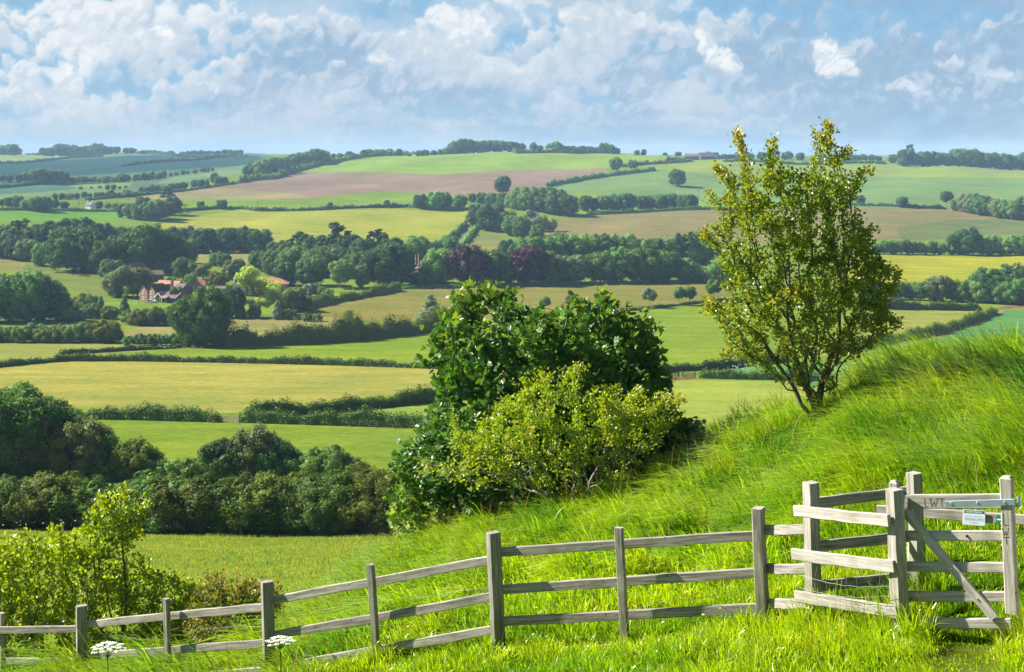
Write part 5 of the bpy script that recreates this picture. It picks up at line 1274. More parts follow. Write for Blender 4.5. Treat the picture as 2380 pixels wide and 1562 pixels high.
for i, (l, r_, h) in enumerate([((1120,291),(1905,286),.124),((1140,545),(1920,545),.086),((1150,775),(1930,781),.086),((1160,995),(1945,1001),.088),((1165,1189),(1955,1200),.088)]):
    beam('gate_rail', gate, gp(*l), gp(*r_), h, .034, None, WOOD_G if i else WOOD_L, seed=70+i, wob=.002 if i else 0)
beam('brace', gate, gp(1165,352,.034), gp(1838,1150,.034), .082, .03, None, WOOD_G, seed=80)
# hinge strap with bolts
st = beam('hinge_strap', gate, gp(1480,300,.056), gp(1992,284,.056), .052, .007, None, STEEL, bevel=.002, wob=0, segs=2)
def stud(name, parent, p, rad, mat, dirn=None):
    bm = bmesh.new(); bmesh.ops.create_uvsphere(bm, u_segments=12, v_segments=8, radius=rad); me = bpy.data.meshes.new(name); bm.to_mesh(me); bm.free()
    for q in me.polygons: q.use_smooth = True
    M = Matrix.Translation(p) @ Matrix.Diagonal((1, .6, 1, 1)); acc = Matrix.Identity(4); o = parent
    while o is not None: acc = acc @ (o.matrix_basis.inverted() if o is parent else Matrix.Identity(4)); o = None
    par = Matrix.Translation(-Vector(gate.location)) if parent is gate else st.matrix_basis.inverted() @ Matrix.Translation(-Vector(gate.location))
    return link(name, me, [mat], parent, par @ M)
BOLT = plain('bright_bolt', (.75,.78,.80), .25, metal=.9, var=.05)
for zx, zy in ((1522,294),(1718,290),(1918,285)): stud('bolt', st, gp(zx, zy, .062), .0125, BOLT)
V, Fc = tube([gp(2018,248,.03), gp(2018,322,.03)], [.017,.017], 12); link('hinge_eye', mesh_np('hinge_eye', V, Fc, smooth=True), [STEEL], gate)
V, Fc = tube([gp(2018,238,.03), gp(2018,250,.03)], [.010,.010], 10); link('hinge_pin', mesh_np('hinge_pin', V, Fc), [STEEL], gate)
for zx, zy in ((1320,545),(1518,778),(1711,1003)): stud('bolt', gate, gp(zx, zy, .052), .0085, BOLT)
stud('rusty_nail', gate, gp(1628,543,.024), .013, RUST)
# carved letters
def strokes(lines, place, wdt, name, parent):
    polys = []
    for a, b in lines:
        A, B = place(*a), place(*b); d = (B-A).normalized(); s = d.cross(GN).normalized()*wdt/2
        polys.append([A-s, B-s, B+s, A+s])
    off = Vector(gate.location)
    return poly_obj(name, [[tuple(q-off) for q in p] for p in polys], [CARVE], parent)
strokes([((1312,263),(1317,325)),((1317,326),(1335,325))], lambda x, y: gp(x, y, .0183), .0048, 'carved_letter_l', gate)
strokes([((1344,268),(1368,268)),((1354,268),(1366,325)),((1366,325),(1384,290)),((1384,290),(1394,325)),((1394,325),(1408,266)),((1398,265),(1418,264))], lambda x, y: gp(x, y, .0183), .0042, 'carved_letter_w', gate)
strokes([((1420,267),(1458,266)),((1440,267),(1441,325))], lambda x, y: gp(x, y, .0183), .0050, 'carved_letter_t', gate)
strokes([((1905,372),(1908,458)),((1908,458),(1945,457))], lambda x, y: gp(x, y, .0466), .0048, 'carved_letter_l', gate)
strokes([((1893,484),(1906,482)),((1901,486),(1912,534)),((1912,534),(1922,505)),((1922,505),(1932,534)),((1932,534),(1941,484)),((1934,482),(1948,480))], lambda x, y: gp(x, y, .0466), .0042, 'carved_letter_w', gate)
strokes([((1905,547),(1950,546)),((1926,547),(1930,600))], lambda x, y: gp(x, y, .0466), .0050, 'carved_letter_t', gate)

# rail behind the gate with the notice and the arrow
back = empty('rail_fence', atD(2300, 1230, 14.0), 'single fence rail behind the gate carrying the green and white notice', 'fence')
def bp(zx, zy, off=0.0):
    x, y = r4(zx, zy); d = 1/(1/14.8 + (1/13.95-1/14.8)*(zx-955)/(2048-955)); return atD(x, y, d) + Vector((0, -off, 0))
beam('rail', back, bp(955,352), bp(2330,446), .102, .036, None, WOOD_L, seed=90)
for zx in (1235, 2290):
    p = bp(zx, 420); g = gz(p.x, p.y); beam('post', back, (p.x, p.y+.08, g-.3), (p.x, p.y+.08, p.z+.12), .09, .09, 0, WOOD, seed=91)
BXD = (bp(2048,425)-bp(955,345)).normalized()
def board(name, label, cat, corners, mat, thick=.006):
    P = [bp(*c, .046) for c in corners]; n = Vector((0, 1, 0)); r = empty(name, P[3], label, cat)
    L0 = [tuple(p - P[3]) for p in P]; L1 = [tuple(p - P[3] + n*thick) for p in P]
    poly_obj('panel', [L0[::-1], L1] + [[L0[i], L0[(i+1) % 4], L1[(i+1) % 4], L1[i]] for i in range(4)], [mat], r); return r, P
M_GREEN = plain('sign_green', (.012, .20, .13), .45, var=.06); M_SIGNW = plain('sign_white', (.62, .67, .74), .4, var=.03); M_INK = plain('dark_ink', (.03,.035,.04), .6); M_INKG = plain('faded_grey_ink', (.20,.24,.28), .6); M_WP = plain('sign_lettering', (.82,.84,.84), .5, var=.02)
sign, SP = board('notice_board', 'white notice with green heading reading Sanctuary Area, fixed to the rail behind the gate', 'sign', [(1585,343),(1748,352),(1745,464),(1582,452)], M_SIGNW)
def on_sign(s, t, P, out):       # s,t in 0..1 from top left
    a = P[0].lerp(P[1], s); b = P[3].lerp(P[2], s); return a.lerp(b, t) + Vector((0, -out, 0))
def panel(name, root_, P, s0, s1, t0, t1, out, mat):
    o = P[3]; poly_obj(name, [[tuple(on_sign(*q, P, out) - o) for q in ((s0,t1),(s1,t1),(s1,t0),(s0,t0))]], [mat], root_)
panel('heading_band', sign, SP, 0.015, .99, .015, .20, .0012, M_GREEN)
def text(name, s, root_, P, sc, tc, wdt, hgt, mat, out=.0022, align='CENTER', bold=0):
    cu = bpy.data.curves.new(name, 'FONT'); cu.body = s; cu.size = 1.0; cu.align_x = 'LEFT'; cu.offset = bold
    tmp = bpy.data.objects.new('t', cu); COL.objects.link(tmp); dg = bpy.context.evaluated_depsgraph_get(); me = bpy.data.meshes.new_from_object(tmp.evaluated_get(dg)); bpy.data.objects.remove(tmp); bpy.data.curves.remove(cu)
    n = len(me.vertices); v = np.empty(n*3, np.float32); me.vertices.foreach_get('co', v); v = v.reshape(-1, 3)
    x0, x1 = v[:, 0].min(), v[:, 0].max(); cap = 0.73
    o = P[3]; C = [on_sign(sc + ((x-x0)/(x1-x0)-.5)*wdt, tc - (y/cap-.5)*hgt, P, out) - o for x, y in v[:, :2]]
    me.vertices.foreach_set('co', np.array([c[:] for c in C], np.float32).ravel()); me.name = name; me.update()
    return link(name, me, [mat], root_, Matrix.Identity(4))
text('heading_text', 'Lincolnshire Wildlife Trust', sign, SP, .48, .105, .74, .085, M_WP, bold=.02)
text('notice_text', 'Sanctuary Area', sign, SP, .49, .54, .86, .135, M_INKG)
text('small_text', 'No access', sign, SP, .48, .80, .40, .085, M_INKG)
panel('ruled_line', sign, SP, .08, .90, .395, .408, .0022, M_GREEN); panel('ruled_line', sign, SP, .08, .90, .655, .668, .0022, M_GREEN)
# badger-like emblem at the right of the heading, and a small mark at its left
poly_obj('emblem', [[tuple(on_sign(.925+.04*math.cos(a)*sx, .12+.085*math.sin(a), SP, .0030) - SP[3]) for a in [k*math.pi/6 for k in range(12)]][::-1] for sx in (1,)], [M_INK], sign)
panel('emblem_stripe', sign, SP, .945, .96, .06, .22, .0038, M_WP); panel('corner_mark', sign, SP, .025, .095, .045, .165, .0026, M_INKG)
arrow, AP = board('arrow_sign', 'green square waymark with a white arrow on the rail behind the gate stile', 'sign', [(1830,383),(1905,389),(1904,449),(1828,443)], M_GREEN)
poly_obj('arrow', [[tuple(on_sign(s, t, AP, .0025) - AP[3]) for s, t in q][::-1] for q in ([(.08,.42),(.62,.42),(.62,.60),(.08,.60)],[(.36,.05),(.52,.05),(.95,.51),(.72,.51)],[(.72,.51),(.95,.51),(.52,.97),(.36,.97)],[(.60,.42),(.70,.42),(.80,.51),(.70,.60),(.60,.60)])], [M_WP], arrow)
# ---------------------------------------------------------------- near trees and bushes: branches grown towards the light, real leaves
def colonise(att, starts, step, infl, kill, iters, r, up=.0):
    nodes = [np.array(s[0], float) for s in starts]; par = [-1]*len(nodes); dirs = [np.array(s[1], float) for s in starts]
    A = att.copy(); best = np.full(len(A), 1e9); who = np.zeros(len(A), int)
    def upd(idx):
        nonlocal best, who
        P = np.array([nodes[i] for i in idx])
        d = np.linalg.norm(A[:, None] - P[None], axis=2); j = d.argmin(1); m = d[np.arange(len(A)), j]
        s = m < best; best[s] = m[s]; who[s] = np.array(idx)[j[s]]
    upd(list(range(len(nodes))))
    for it in range(iters):
        keep = best > kill; A, best, who = A[keep], best[keep], who[keep]
        if not len(A): break
        act = best < infl
        if not act.any(): act = best <= best.min() + 1e-6
        new = []
        for n in np.unique(who[act]):
            v = A[act & (who == n)] - nodes[n]; v /= np.linalg.norm(v, axis=1)[:, None]; d = v.mean(0)
            d = d + .35*dirs[n] + np.array([0, 0, up]) + r.normal(0, .16, 3); d /= np.linalg.norm(d)
            p = nodes[n] + d*step
            nodes.append(p); par.append(int(n)); dirs.append(d); new.append(len(nodes)-1)
        upd(new)
        if len(nodes) > 9000: break
    return np.array(nodes), np.array(par), np.array(dirs)
def radii(par, r0, ex=2.2):
    n = len(par); acc = np.zeros(n); kids = np.zeros(n, int)
    for i in range(n-1, -1, -1):
        if kids[i] == 0: acc[i] = r0**ex
        if par[i] >= 0: acc[par[i]] += acc[i]; kids[par[i]] += 1
    return acc**(1/ex), kids
def branch_mesh(nodes, par, rad, sides=5, rmin=0.0):
    V, Fc, b = [], [], 0
    ang = np.arange(sides)/sides*2*math.pi; ca, sa = np.cos(ang)[:, None], np.sin(ang)[:, None]
    for i in range(len(nodes)):
        p = par[i]
        if p < 0 or rad[i] < rmin: continue
        d = nodes[i]-nodes[p]; d = d/(np.linalg.norm(d)+1e-9); a = np.cross(d, [.3, .2, .93]); a /= np.linalg.norm(a)+1e-9; c = np.cross(d, a)
        r1 = min(rad[p], rad[i]*1.5); ring = a*ca + c*sa
        V.append(nodes[p] - d*.2*r1 + ring*r1); V.append(nodes[i] + ring*rad[i])
        for k in range(sides): Fc.append([b+k, b+(k+1) % sides, b+sides+(k+1) % sides, b+sides+k])
        b += 2*sides
    return np.concatenate(V), np.array(Fc)
LEAF_HAW = (np.array([(0,0,0),(.42,.38,.10),(.78,.26,.08),(1,0,-.02),(.78,-.26,.08),(.42,-.38,.10)]), [[0,1,2,3],[0,3,4,5]])
_s = [(0,0),(.10,.30),(.22,.50),(.40,.36),(.58,.52),(.66,.26),(1.0,0)]
LEAF_SYC = (np.array([(0,0,0),(.06,.36,.03),(.20,.58,.0),(.38,.34,.07),(.66,.50,.0),(.70,.20,.06),(1.02,0,-.05),(.70,-.20,.06),(.66,-.50,.0),(.38,-.34,.07),(.20,-.58,.0),(.06,-.36,.03)]),
            [[0,1,2,3],[0,3,4,5],[0,5,6,7],[0,7,8,9],[0,9,10,11]])
def leaves(P, D, size, shape, r, young, up=.6, spread=1.0, droop=0.0):
    """P twig points, D outward directions, size array, young array"""
    T, Fq = shape; n = len(P); k = len(T)
    d = D + spread*unit(r, n); d[:, 2] += up*.3 - droop; d /= np.linalg.norm(d, axis=1)[:, None]
    nn = unit(r, n)*.75 + np.array([-.15, -.1, up]); nn -= d*(nn*d).sum(1)[:, None]; nn /= np.linalg.norm(nn, axis=1)[:, None]
    s = np.cross(nn, d); z = size[:, None, None]
    V = P[:, None] + z*(T[None, :, :1]*d[:, None] + T[None, :, 1:2]*s[:, None] + T[None, :, 2:]*nn[:, None])
    Fc = (np.array(Fq)[None] + (np.arange(n)*k)[:, None, None]).reshape(-1, 4)
    return V.reshape(-1, 3), Fc, np.repeat(young, k)
def silhouette_points(prof, n, y0, r, depth=.42, hollow=.35, lean=0.0, voids=0.0):
    """prof rows: (drawing y, left, right). Fill a rounded volume with that outline standing at distance y0"""
    ys = np.array([p[0] for p in prof], float); Ls = np.array([p[1] for p in prof], float); Rs = np.array([p[2] for p in prof], float)
    w = np.maximum(Rs-Ls, 4); cum = np.concatenate([[0], np.cumsum((w[1:]+w[:-1])/2*np.diff(ys))]); out = []
    while len(out) < n:
        q = r.uniform(0, cum[-1]); y = np.interp(q, cum, ys); l, rr = np.interp(y, ys, Ls), np.interp(y, ys, Rs)
        a = r.uniform(-1, 1); dmax = math.sqrt(max(0, 1-a*a)); b = r.uniform(-1, 1)*dmax
        rad = math.sqrt(a*a+b*b)
        if rad < hollow and r.random() < .6: continue
        if voids and (math.sin(a*4.1+y*.021*voids)*math.cos(b*3.7-y*.017*voids+a*2) + .6*math.sin(y*.055*voids+a*7+b*3)) < -.22: continue
        x = (l+rr)/2 + a*(rr-l)/2; half = (rr-l)/2*DS*y0/F
        dep = y0 + b*half*depth*2*.9 + lean*(y-ys[-1])*DS*y0/F
        p = at(x*DS, y*DS, y0); out.append((p.x*dep/y0, dep, ZC + (p.z-ZC)*dep/y0))
    return np.array(out)
def plant(name, label, cat, prof, y0, starts, natt, step, kill, infl, leafspec, barkm, leafm, seed, depth=.42, trunk_r=.007, extra=None, inner=.0, iters=260, up=.05, rmin=0.0, group=None, hollow=.35, voids=0.0):
    r = np.random.default_rng(seed)
    att = silhouette_points(prof, natt, y0, r, depth, hollow, 0.0, voids)
    if extra is not None:
        for (x0, yy0), (x1, yy1), k in extra:
            for t in np.linspace(0, 1, k): p = at((x0+(x1-x0)*t)*DS, (yy0+(yy1-yy0)*t)*DS, y0 + r.uniform(-.3, .3)); att = np.vstack([att, p[:]])
    S = []
    for x, y in starts:
        p = at(x*DS, y*DS, y0); g = gz(p.x, y0); S.append(((p.x + r.uniform(-.04,.04), y0 + r.uniform(-.15,.15), g-.12), (0, 0, 1)))
    nodes, par, dirs = colonise(att, S, step, infl, kill, iters, r, up)
    rad, kids = radii(par, trunk_r)
    base = Vector((S[0][0][0], y0, S[0][0][2]+.12)); root_ = empty(name, base, label, cat, group)
    V, Fc = branch_mesh(nodes, par, rad, 6, rmin); link('branches', mesh_np('branches', V, Fc, smooth=True), [barkm], root_)
    # leaves on thin wood only
    per, size, shape, thr, scat, upv = leafspec['per'], leafspec['size'], leafspec['shape'], leafspec['thr'], leafspec['scat'], leafspec.get('up', .6)
    tip = np.nonzero(rad < thr)[0]; cen = nodes[tip].mean(0)
    z0, z1 = nodes[tip, 2].min(), nodes[tip, 2].max(); span = np.abs(nodes[tip] - cen).max(0)
    outn = np.linalg.norm((nodes[tip]-cen)/span, axis=1)
    cnt = np.maximum(1, (per * (1.5 - .9*(rad[tip]-trunk_r)/(thr-trunk_r)) * r.uniform(.5, 1.4, len(tip))).astype(int))
    if 'bare' in leafspec:      # dead lower twigs carry few leaves
        zb = leafspec['bare']; rel = (nodes[tip, 2]-z0)/(z1-z0); cnt = np.where((rel < zb) & (r.random(len(tip)) < .9*(1-rel/zb)), 0, cnt)
    rep = np.repeat(np.arange(len(tip)), cnt)
    P = nodes[tip][rep] + r.normal(0, scat, (len(rep), 3)); P = P - dirs[tip][rep]*(step*r.random(len(rep)))[:, None]
    yng = np.clip((outn[rep]-leafspec.get('y0', .8))*leafspec.get('yk', 2.2) + r.normal(0, .22, len(rep)), 0, 1) * (kids[tip][rep] < 2)
    out = (nodes[tip][rep]-cen)/span; out /= np.linalg.norm(out, axis=1)[:, None]+1e-6
    lv, lf, ly = leaves(P, dirs[tip][rep]*.6 + out*.5, size*r.uniform(.6, 1.3, len(rep)), shape, r, yng, upv, leafspec.get('spread', .9), leafspec.get('droop', 0))
    me = mesh_np('leaves', lv, lf); a = me.attributes.new('young', 'FLOAT', 'POINT'); a.data.foreach_set('value', ly.astype(np.float32))
    link('leaves', me, [leafm], root_)
    print(name, 'nodes', len(nodes), 'leaves', len(rep))
    return root_
BARKH = plain('hawthorn_bark', (.115, .09, .07), .9, var=.5, scale=14, bump=.4); BARKG = plain('grey_twigs', (.24, .20, .17), .9, var=.4, scale=9)
LH = leaf_mat('hawthorn_leaf', (.155, .275, .017), tip=(.50, .36, .05), trans=.38, rough=.34, spec=.5, var=.45, nscale=1.2, obvar=.0)
LB = leaf_mat('young_hawthorn_leaf', (.235, .37, .020), tip=(.44, .36, .05), trans=.40, rough=.38, spec=.45, var=.4, nscale=1.2, obvar=.0)
LL = leaf_mat('bright_hawthorn_leaf', (.215, .35, .018), tip=(.38, .34, .03), trans=.42, rough=.36, spec=.45, var=.45, nscale=1.0, obvar=.0)  # brighter green leaf colour of the left bush
LS = leaf_mat('sycamore_leaf', (.078, .185, .036), tip=(.44, .52, .07), trans=.30, rough=.38, spec=.5, var=.4, nscale=1.5, obvar=.0)
LR = leaf_mat('reddish_bramble_leaf', (.120, .185, .024), tip=(.26, .19, .05), trans=.3, rough=.5, spec=.3, var=.5, nscale=1.5, obvar=.0)
plant('hawthorn_tree', 'tall upswept hawthorn tree with ruddy shoot tips standing on the grassy bank', 'tree',
      [(405,1720,1960),(440,1690,1990),(480,1680,1990),(520,1680,2000),(580,1680,2040),(640,1690,2080),(700,1672,2068),(750,1672,2070),(790,1705,2050),(830,1715,1980),(865,1780,1960),(890,1800,1952),(918,1838,1936)],
      24.2, [(1890,957),(1898,957),(1906,957)], 2600, .085, .125, .8,
      dict(per=13, size=.059, shape=LEAF_HAW, thr=.0130, scat=.05, y0=.80, yk=1.7, up=.6), BARKH, LH, 3, depth=.40, trunk_r=.0048, up=.05, voids=1.15,
      extra=[((1899,950),(1899,880),7),((1870,880),(1850,850),4),((1925,890),(1950,850),5),((1840,870),(1790,850),6),((1840,850),(1760,860),8),((1725,410),(1716,292),15),((1740,400),(1728,335),9),((1790,410),(1800,308),14),((1808,405),(1796,335),9),((1905,400),(1886,300),14),((1930,410),(1915,288),16),((1935,380),(1938,310),9),((1898,390),(1908,312),10),((1945,400),(1982,335),12),((1975,440),(2026,408),9),((1970,430),(2008,382),8),((1690,520),(1640,528),9),((1690,590),(1646,566),9),((1695,640),(1668,625),6),
             ((1700,710),(1630,690),11),((1700,735),(1632,722),11),((1700,800),(1668,822),9),((2060,640),(2098,636),7),((2060,750),(2104,752),9),((1690,480),(1650,458),8),((1690,420),(1664,385),8),((2000,540),(2042,538),7),((2050,690),(2092,660),8),((1690,440),(1676,400),6),((1830,420),(1845,385),6)])
plant('sycamore_bush', 'large dark sycamore clump with broad leaves and pale new tips behind the yellow-green bush', 'tree',
      [(668,1078,1140),(690,1058,1190),(715,1045,1215),(738,1035,1235),(750,1025,1470),(775,1012,1505),(800,1010,1520),(850,1000,1540),(900,1015,1545),(950,1025,1590),(985,960,1625),(1030,940,1635),(1070,930,1560),(1110,925,1460),(1150,922,1400),(1200,912,1310),(1235,912,1250),(1275,915,1010)],
      28.0, [(1010,1262),(1120,1235),(1180,1232),(1240,1225),(1320,1200),(1400,1170),(1480,1120)], 2100, .13, .18, 1.1,
      dict(per=8.5, size=.132, shape=LEAF_SYC, thr=.022, scat=.10, y0=.90, yk=2.0, up=.9, droop=.15, spread=.8), BARKH, LS, 8, depth=.42, trunk_r=.0075, up=.08, hollow=.5, voids=.8,
      extra=[((1330,750),(1345,702),9),((1375,750),(1388,694),9),((1405,750),(1412,700),9),((1300,755),(1292,722),6),((1425,760),(1432,715),7),((1360,740),(1366,700),7),((1470,760),(1488,742),5),((1270,760),(1262,735),5),((1095,690),(1102,655),6),((1065,700),(1062,690),3),((1180,695),(1192,678),4),((1410,720),(1412,700),5),((1490,760),(1505,738),5),((1020,800),(995,785),5),((1010,850),(985,845),4)])
plant('hawthorn_bush', 'spreading yellow-green hawthorn bush with bare grey lower twigs before the sycamore', 'bush',
      [(905,1230,1430),(925,1180,1490),(945,1155,1550),(980,1125,1550),(1020,1055,1545),(1060,1040,1500),(1100,1015,1470),(1130,1070,1430),(1150,1180,1410)],
      25.4, [(1340,1160),(1360,1160),(1300,1165)], 1250, .08, .13, .8,
      dict(per=12, size=.058, shape=LEAF_HAW, thr=.011, scat=.055, y0=.78, yk=1.4, bare=.52, up=.7), BARKG, LB, 5, depth=.34, trunk_r=.0046, up=.02, voids=2.0,
      extra=[((1450,930),(1500,895),6),((1490,960),(1560,905),10),((1080,1070),(975,1070),12),((1110,1010),(1050,975),9),((1320,880),(1330,845),8),((1290,880),(1255,880),6),((1340,860),(1368,850),5),((1540,925),(1595,915),8),((1540,960),(1590,975),7),((1050,1080),(985,1105),9),((1240,870),(1225,875),3),((1180,1120),(1480,1140),10)])
plant('hawthorn_bush', 'sunlit hawthorn bush behind the left end of the fence, one branch reaching up', 'bush',
      [(1165,215,300),(1190,195,335),(1225,185,325),(1250,190,310),(1275,-90,305),(1310,-100,320),(1345,-100,430),(1385,-100,500),(1420,-100,540),(1460,-100,560),(1500,-100,545),(1540,-80,500)],
      21.6, [(40,1560),(90,1560),(180,1560),(300,1560),(420,1555)], 2300, .08, .12, .8,
      dict(per=13, size=.062, shape=LEAF_HAW, thr=.011, scat=.055, y0=.70, yk=1.2, bare=.25, up=.7), BARKH, LL, 6, depth=.20, trunk_r=.0046, up=.03, voids=1.4,
      extra=[((20,1330),(-20,1255),9),((160,1300),(140,1225),9),((330,1400),(420,1330),11),((400,1420),(500,1360),12),((200,1300),(180,1260),6),((300,1260),(330,1215),7),((280,1170),(290,1145),5),((240,1180),(235,1150),5),((320,1195),(347,1178),5),((60,1280),(30,1235),8),((130,1270),(120,1240),6)])
plant('bramble_bush', 'low olive bush with reddish shoots beyond the fence left of the tall grass', 'bush',
      [(1345,470,640),(1375,450,655),(1410,440,655),(1450,430,650),(1490,440,640)], 20.2, [(560,1500)], 700, .08, .115, .7,
      dict(per=9, size=.055, shape=LEAF_HAW, thr=.011, scat=.06, y0=.55, yk=1.4, up=.6), BARKG, LR, 7, depth=.3, trunk_r=.0046, up=.02)

# ---------------------------------------------------------------- the bank's grass
def grass_mat(name, col, **k):
    """leaf_mat with drifts of darker, bluer grass and of yellowing grass, metres across"""
    m = leaf_mat(name, col, **k); nt = m.node_tree
    hsv = next(n for n in nt.nodes if n.type == 'HUE_SAT'); src = hsv.inputs['Color'].links[0].from_socket
    geo = next(n for n in nt.nodes if n.type == 'NEW_GEOMETRY')
    def nz(sc, d): n = N(nt, 'ShaderNodeTexNoise', Scale=sc, Detail=d); L(nt, geo.outputs['Position'], n.inputs['Vector']); return n.outputs[0]
    c = mixc(nt, ramp(nt, nz(.55, 4), (.42, .68)), src, mixc(nt, 1, src, (.42, .66, .9), 'MULTIPLY'))
    c = mixc(nt, ramp(nt, nz(1.3, 4), (.50, .72)), c, mixc(nt, 1, c, (1.30, 1.08, 1.0), 'MULTIPLY'))
    dry = math_n(nt, 'GREATER_THAN', geo.outputs['Random Per Island'], .955)
    c = mixc(nt, dry, c, (.42, .36, .16))
    L(nt, c, hsv.inputs['Color']); return m
def blades(x, y, Lg, wid, az, curl, name, mat, label, ztop=None, tipw=.25):
    n = len(x); z = hz(x, y) - .02
    r = np.random.default_rng(n)
    b = np.stack([np.cos(az), np.sin(az), np.zeros(n)], 1); w = np.stack([-np.sin(az), np.cos(az), np.zeros(n)], 1)
    tw = r.uniform(-.9, .9, n)[:, None]; w = w*np.cos(tw) + b*np.sin(tw)
    root_ = np.stack([x, y, z], 1); V = []
    for t, k in ((0, .7), (.38, 1), (.72, .75), (1.0, 0)):
        c = root_ + np.array([0, 0, 1.0])*(Lg*(t - .42*curl*t*t))[:, None] + b*(Lg*(.62*curl*t*t + .08*t))[:, None]
        if k: V += [c - w*(wid*k*.5)[:, None], c + w*(wid*k*.5)[:, None]]
        else: V += [c]
    V = np.stack(V, 1); o = (np.arange(n)*7)[:, None]
    q = np.concatenate([o + np.array([0,1,3,2]), o + np.array([2,3,5,4])]); t3 = o + np.array([4,5,6])
    ob = link(name, mesh_np(name, V.reshape(-1, 3), [q, t3]), [mat]); tag(ob, label, 'grass', None, 'stuff'); return ob
GRASS = grass_mat('bank_grass', (.325, .475, .012), trans=.38, rough=.30, spec=.6, var=.5, nscale=.9, obvar=0, tcol=(1.5, 1.45, .4))
STALK = leaf_mat('grass_stalks', (.30, .27, .09), trans=.3, rough=.7, spec=.2, var=.4, nscale=.9, obvar=0)
def grass():
    r = np.random.default_rng(77)
    n = 660000; y = 10.2 + 24*r.random(n)**1.25; x = r.uniform(-1, 1, n)*(.37*y + 4.2) 
    keep = r.random(n) < np.clip(13.5/y, .25, 1)**1.35
    x, y = x[keep], y[keep]
    u = UC + F*x/y; v = VH + F*(ZC - hz(x, y))/y; dx, dy = u/DS, v/DS
    # worn path by the gate, shade of the left bush
    path = ((dx-2290)/150)**2 + ((dy-1560)/55)**2 < 1
    leftb = (dx < 560) & (y > 19.5)
    beyond = y > 31.5
    clump = .5 + .5*np.sin(x*1.9+1.2*np.sin(y*1.3))*np.cos(y*1.6+.8*np.sin(x*1.1))
    ok = ~beyond & ~(leftb & (r.random(len(x)) < .55)) & ~(path & (r.random(len(x)) < .05)) & (r.random(len(x)) < .55+.45*clump)
    x, y, dx, dy, path, clump = x[ok], y[ok], dx[ok], dy[ok], path[ok], clump[ok]; n = len(x)
    bank = np.clip((y-15.5)/3, 0, 1)
    # every blade belongs to the nearest tussock of a jittered grid
    cell = .42; gx, gy = np.floor(x/cell), np.floor(y/cell); best = np.full(n, 9.0); cxx, cyy, cid = np.zeros(n), np.zeros(n), np.zeros(n)
    for i in (-1, 0, 1):
        for j in (-1, 0, 1):
            a, b = gx+i, gy+j; h1 = np.modf(np.abs(np.sin(a*127.1+b*311.7)*43758.5))[0]; h2 = np.modf(np.abs(np.sin(a*269.5+b*183.3)*24634.6))[0]
            px, py = (a+h1)*cell, (b+h2)*cell; dd_ = (px-x)**2 + (py-y)**2; m = dd_ < best; best[m] = dd_[m]; cxx[m] = px[m]; cyy[m] = py[m]; cid[m] = h1[m]
    dist = np.sqrt(best)/cell; oaz = np.arctan2(y-cyy, x-cxx)
    Lg = (.17 + .27*bank)*(.42+(.75+.35*bank)*cid)*np.clip(1.25-.75*dist, .45, 1.2)*r.uniform(.6, 1.3, n); Lg[path] *= .9
    front = (y < 14.6) & (dx > 1500); Lg[front] *= 1.35
    tuft = ((dx-2060)/150)**2 + ((dy-1480)/70)**2 < 1; Lg[tuft] *= 1.8
    low = (dx > 2170) & (dx < 2320) & (y < 13.2); Lg[low] *= .45
    mound = (dx > 1980) & (y > 17.5); Lg[mound] *= 1.45
    base = (np.abs(x-5.2) < .9) & (y > 21.5) & (y < 24.6); Lg[base] *= .45
    tuft2 = ((dx-2365)/60)**2 + ((dy-1490)/70)**2 < 1; Lg[tuft2] *= 1.5
    for o in bpy.data.objects:
        if o.name.split('.')[0] == 'post' and o.parent and o.parent.name.split('.')[0] in ('post_and_rail_fence', 'kissing_gate_enclosure'):
            q = o.parent.location + o.matrix_basis.translation; m = ((x-q.x)**2 + (y-q.y+.12)**2) < .30**2; Lg[m] *= 1.7
    wid = r.uniform(.006, .0115, n)*(1+1.1*bank)
    sweep = .5*np.sin(x*.55+.8)+.5*np.sin(y*.47+x*.2)
    wx = np.cos(math.pi+.45+.7*sweep)*(.55+.75*bank) + np.cos(oaz)*1.0*dist + r.normal(0, .38, n); wy = np.sin(math.pi+.45+.7*sweep)*(.55+.75*bank) + np.sin(oaz)*1.0*dist + r.normal(0, .38, n); az = np.arctan2(wy, wx)
    curl = r.uniform(.35, 1.3, n)*(.75+.6*bank)
    blades(x, y, Lg, wid, az, curl, 'grass', GRASS, 'lush bright green grass covering the bank around the fence and gate')
    print('grass', n)
    # flowering stalks along the brow
    m = 2600; y = 11 + 20*r.random(m)**.7; x = r.uniform(-1, 1, m)*(.36*y+1); u = (UC + F*x/y)/DS
    ok = (r.random(m) < np.where(y > 19, .9, .28)) & ~((u < 560) & (y > 18.5)); x, y = x[ok], y[ok]; n = len(x)
    blades(x, y, r.uniform(.5, .95, n), r.uniform(.004, .007, n), r.uniform(0, 6.283, n), r.uniform(.1, .5, n), 'grass_stalks', STALK, 'thin seeding grass stalks standing above the bank grass')
grass()

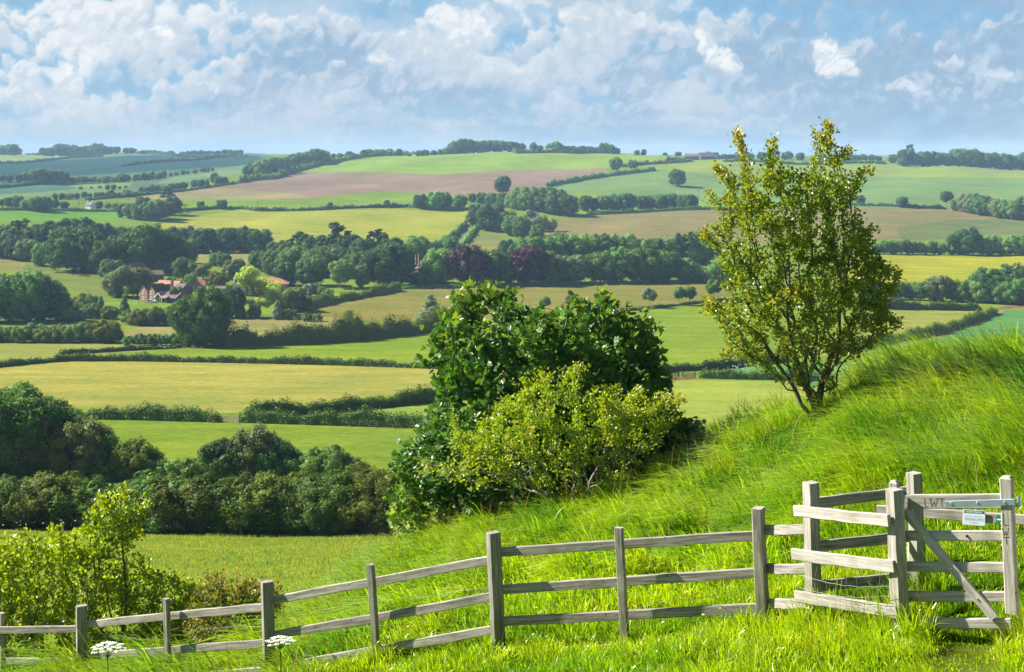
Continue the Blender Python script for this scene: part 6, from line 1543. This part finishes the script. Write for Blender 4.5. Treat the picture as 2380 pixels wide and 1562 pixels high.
def meadow():
    r = np.random.default_rng(5); n = 190000; y = 33 + 74*r.random(n)**.75; x = r.uniform(-1, 1, n)*(.40*y) - .05*y
    u = UC + F*x/y; v = VH + F*(ZC - hz(x, y))/y
    ok = (u < 470) & (u > -60); x, y = x[ok], y[ok]; n = len(x); k = .5+.5*np.sin(x*.6+2*np.sin(y*.22))*np.cos(y*.45+np.sin(x*.3))
    ok = r.random(n) < .35+.65*k; x, y, k = x[ok], y[ok], k[ok]; n = len(x)
    blades(x, y, r.uniform(.14, .36, n)*(.6+.5*k), r.uniform(.014, .030, n), r.uniform(0, 6.283, n), r.uniform(.2, .9, n), 'meadow_grass', MEADOW, 'tall uncut grass of the lower meadow below the olive bushes')
MEADOW = grass_mat('meadow_grass_blades', (.235, .345, .045), trans=.4, rough=.6, spec=.15, var=.5, nscale=.25, obvar=0)
meadow()

# hogweed umbels by the fence
FLO = plain('cream_florets', (.80, .79, .70), .9, var=.08); STEM = leaf_mat('green_stem', (.12, .20, .04), trans=.1, var=.2, obvar=0)
def umbel(label, x, y, dep, rad, zbase):
    p = at(x*DS, y*DS, dep); g = gz(p.x, dep); r = np.random.default_rng(int(x)); root_ = empty('hogweed', Vector((p.x, dep, g)), label, 'wildflower', 'white hogweed by the fence'); H_ = p.z - g
    st = [tube([(0,0,-.05),(.01,0,H_*.5),(0,0,H_-rad*.9)], [.008,.007,.006], 6)]; V, Fc, b = [], [], 0
    for k in range(22):
        a = k*2.4; q = math.sqrt((k+.5)/22); c = np.array([math.cos(a)*q*rad, math.sin(a)*q*rad, H_ - rad*.32*q*q + r.uniform(-.006,.006)])
        st.append(tube([(0,0,H_-rad*.9), c*.55+np.array([0,0,(H_-rad*.5)*.45]), c], [.0035,.0025,.002], 4))
        for m in range(34):
            d = unit(r, 1)[0]; d[2] = abs(d[2])*.5; o = c + d*rad*.22*np.array([1,1,.5])*r.random()**.5; s = .0075*r.uniform(.7, 1.3); t = r.uniform(0, 6.28)
            V.append(o + s*np.stack([np.cos(t+np.arange(5)*1.2566), np.sin(t+np.arange(5)*1.2566), r.uniform(-.4,.4,5)], 1)); Fc.append(np.arange(5)+b); b += 5
    sv = merge(st); link('stem', mesh_np('stem', sv[0], sv[1]), [STEM], root_, Matrix.Identity(4)); link('flower_head', mesh_np('flower_head', np.concatenate(V), np.array(Fc)), [FLO], root_, Matrix.Identity(4))
umbel('flat white hogweed head between the two leftmost tall posts', 250, 1497, 16.9, .185, 0)
umbel('rounded white hogweed head in front of the third tall fence post', 651, 1482, 15.9, .15, 0)
# buttercups
bv = []; 
for k in range(5):
    a = k*1.2566; bv.append([(0,0,.30),(math.cos(a-.5)*.014,math.sin(a-.5)*.014,.306),(math.cos(a)*.019,math.sin(a)*.019,.312),(math.cos(a+.5)*.014,math.sin(a+.5)*.014,.306)])
V = np.array(bv).reshape(-1, 3); sv, sf = tube([(0,0,0),(.01,0,.15),(0,0,.30)], [.0015,.0013,.0012], 4)
bme = mesh_np('buttercup', np.concatenate([V, sv]), [np.arange(20).reshape(5, 4), sf+20], [0]*5+[1]*len(sf)); bme.materials.append(plain('buttercup_yellow', (.75, .50, .02), .35, var=.1)); bme.materials.append(STEM)
for x, y, d in [(1245,1400,15.6),(1252,1385,15.7),(1262,1408,15.5),(1270,1376,15.8),(1238,1420,15.4),(1290,1440,15.3),(1280,1432,15.35),(1590,1380,15.4),(1600,1440,15.0),(1612,1452,14.9),(1725,1372,15.2),(1700,1390,15.0),(1762,1425,14.8),(960,1470,16),(975,1492,15.8),(1480,1492,14.6),(1640,1470,14.5),(1880,1535,12.9),(1645,1535,13.6),(1660,1545,13.5)]:
    p = at(x*DS, y*DS, d); g = gz(p.x, d); o = bpy.data.objects.new('buttercup', bme); COL.objects.link(o); o.location = (p.x, d, g + .02); o.rotation_euler = (random.uniform(-.3,.1), random.uniform(-.25,.25), random.uniform(0, 6)); o.scale = (1, 1, random.uniform(.9, 1.3))
    tag(o, 'yellow buttercup in the bright grass behind the fence', 'wildflower', 'buttercups in the bank grass')
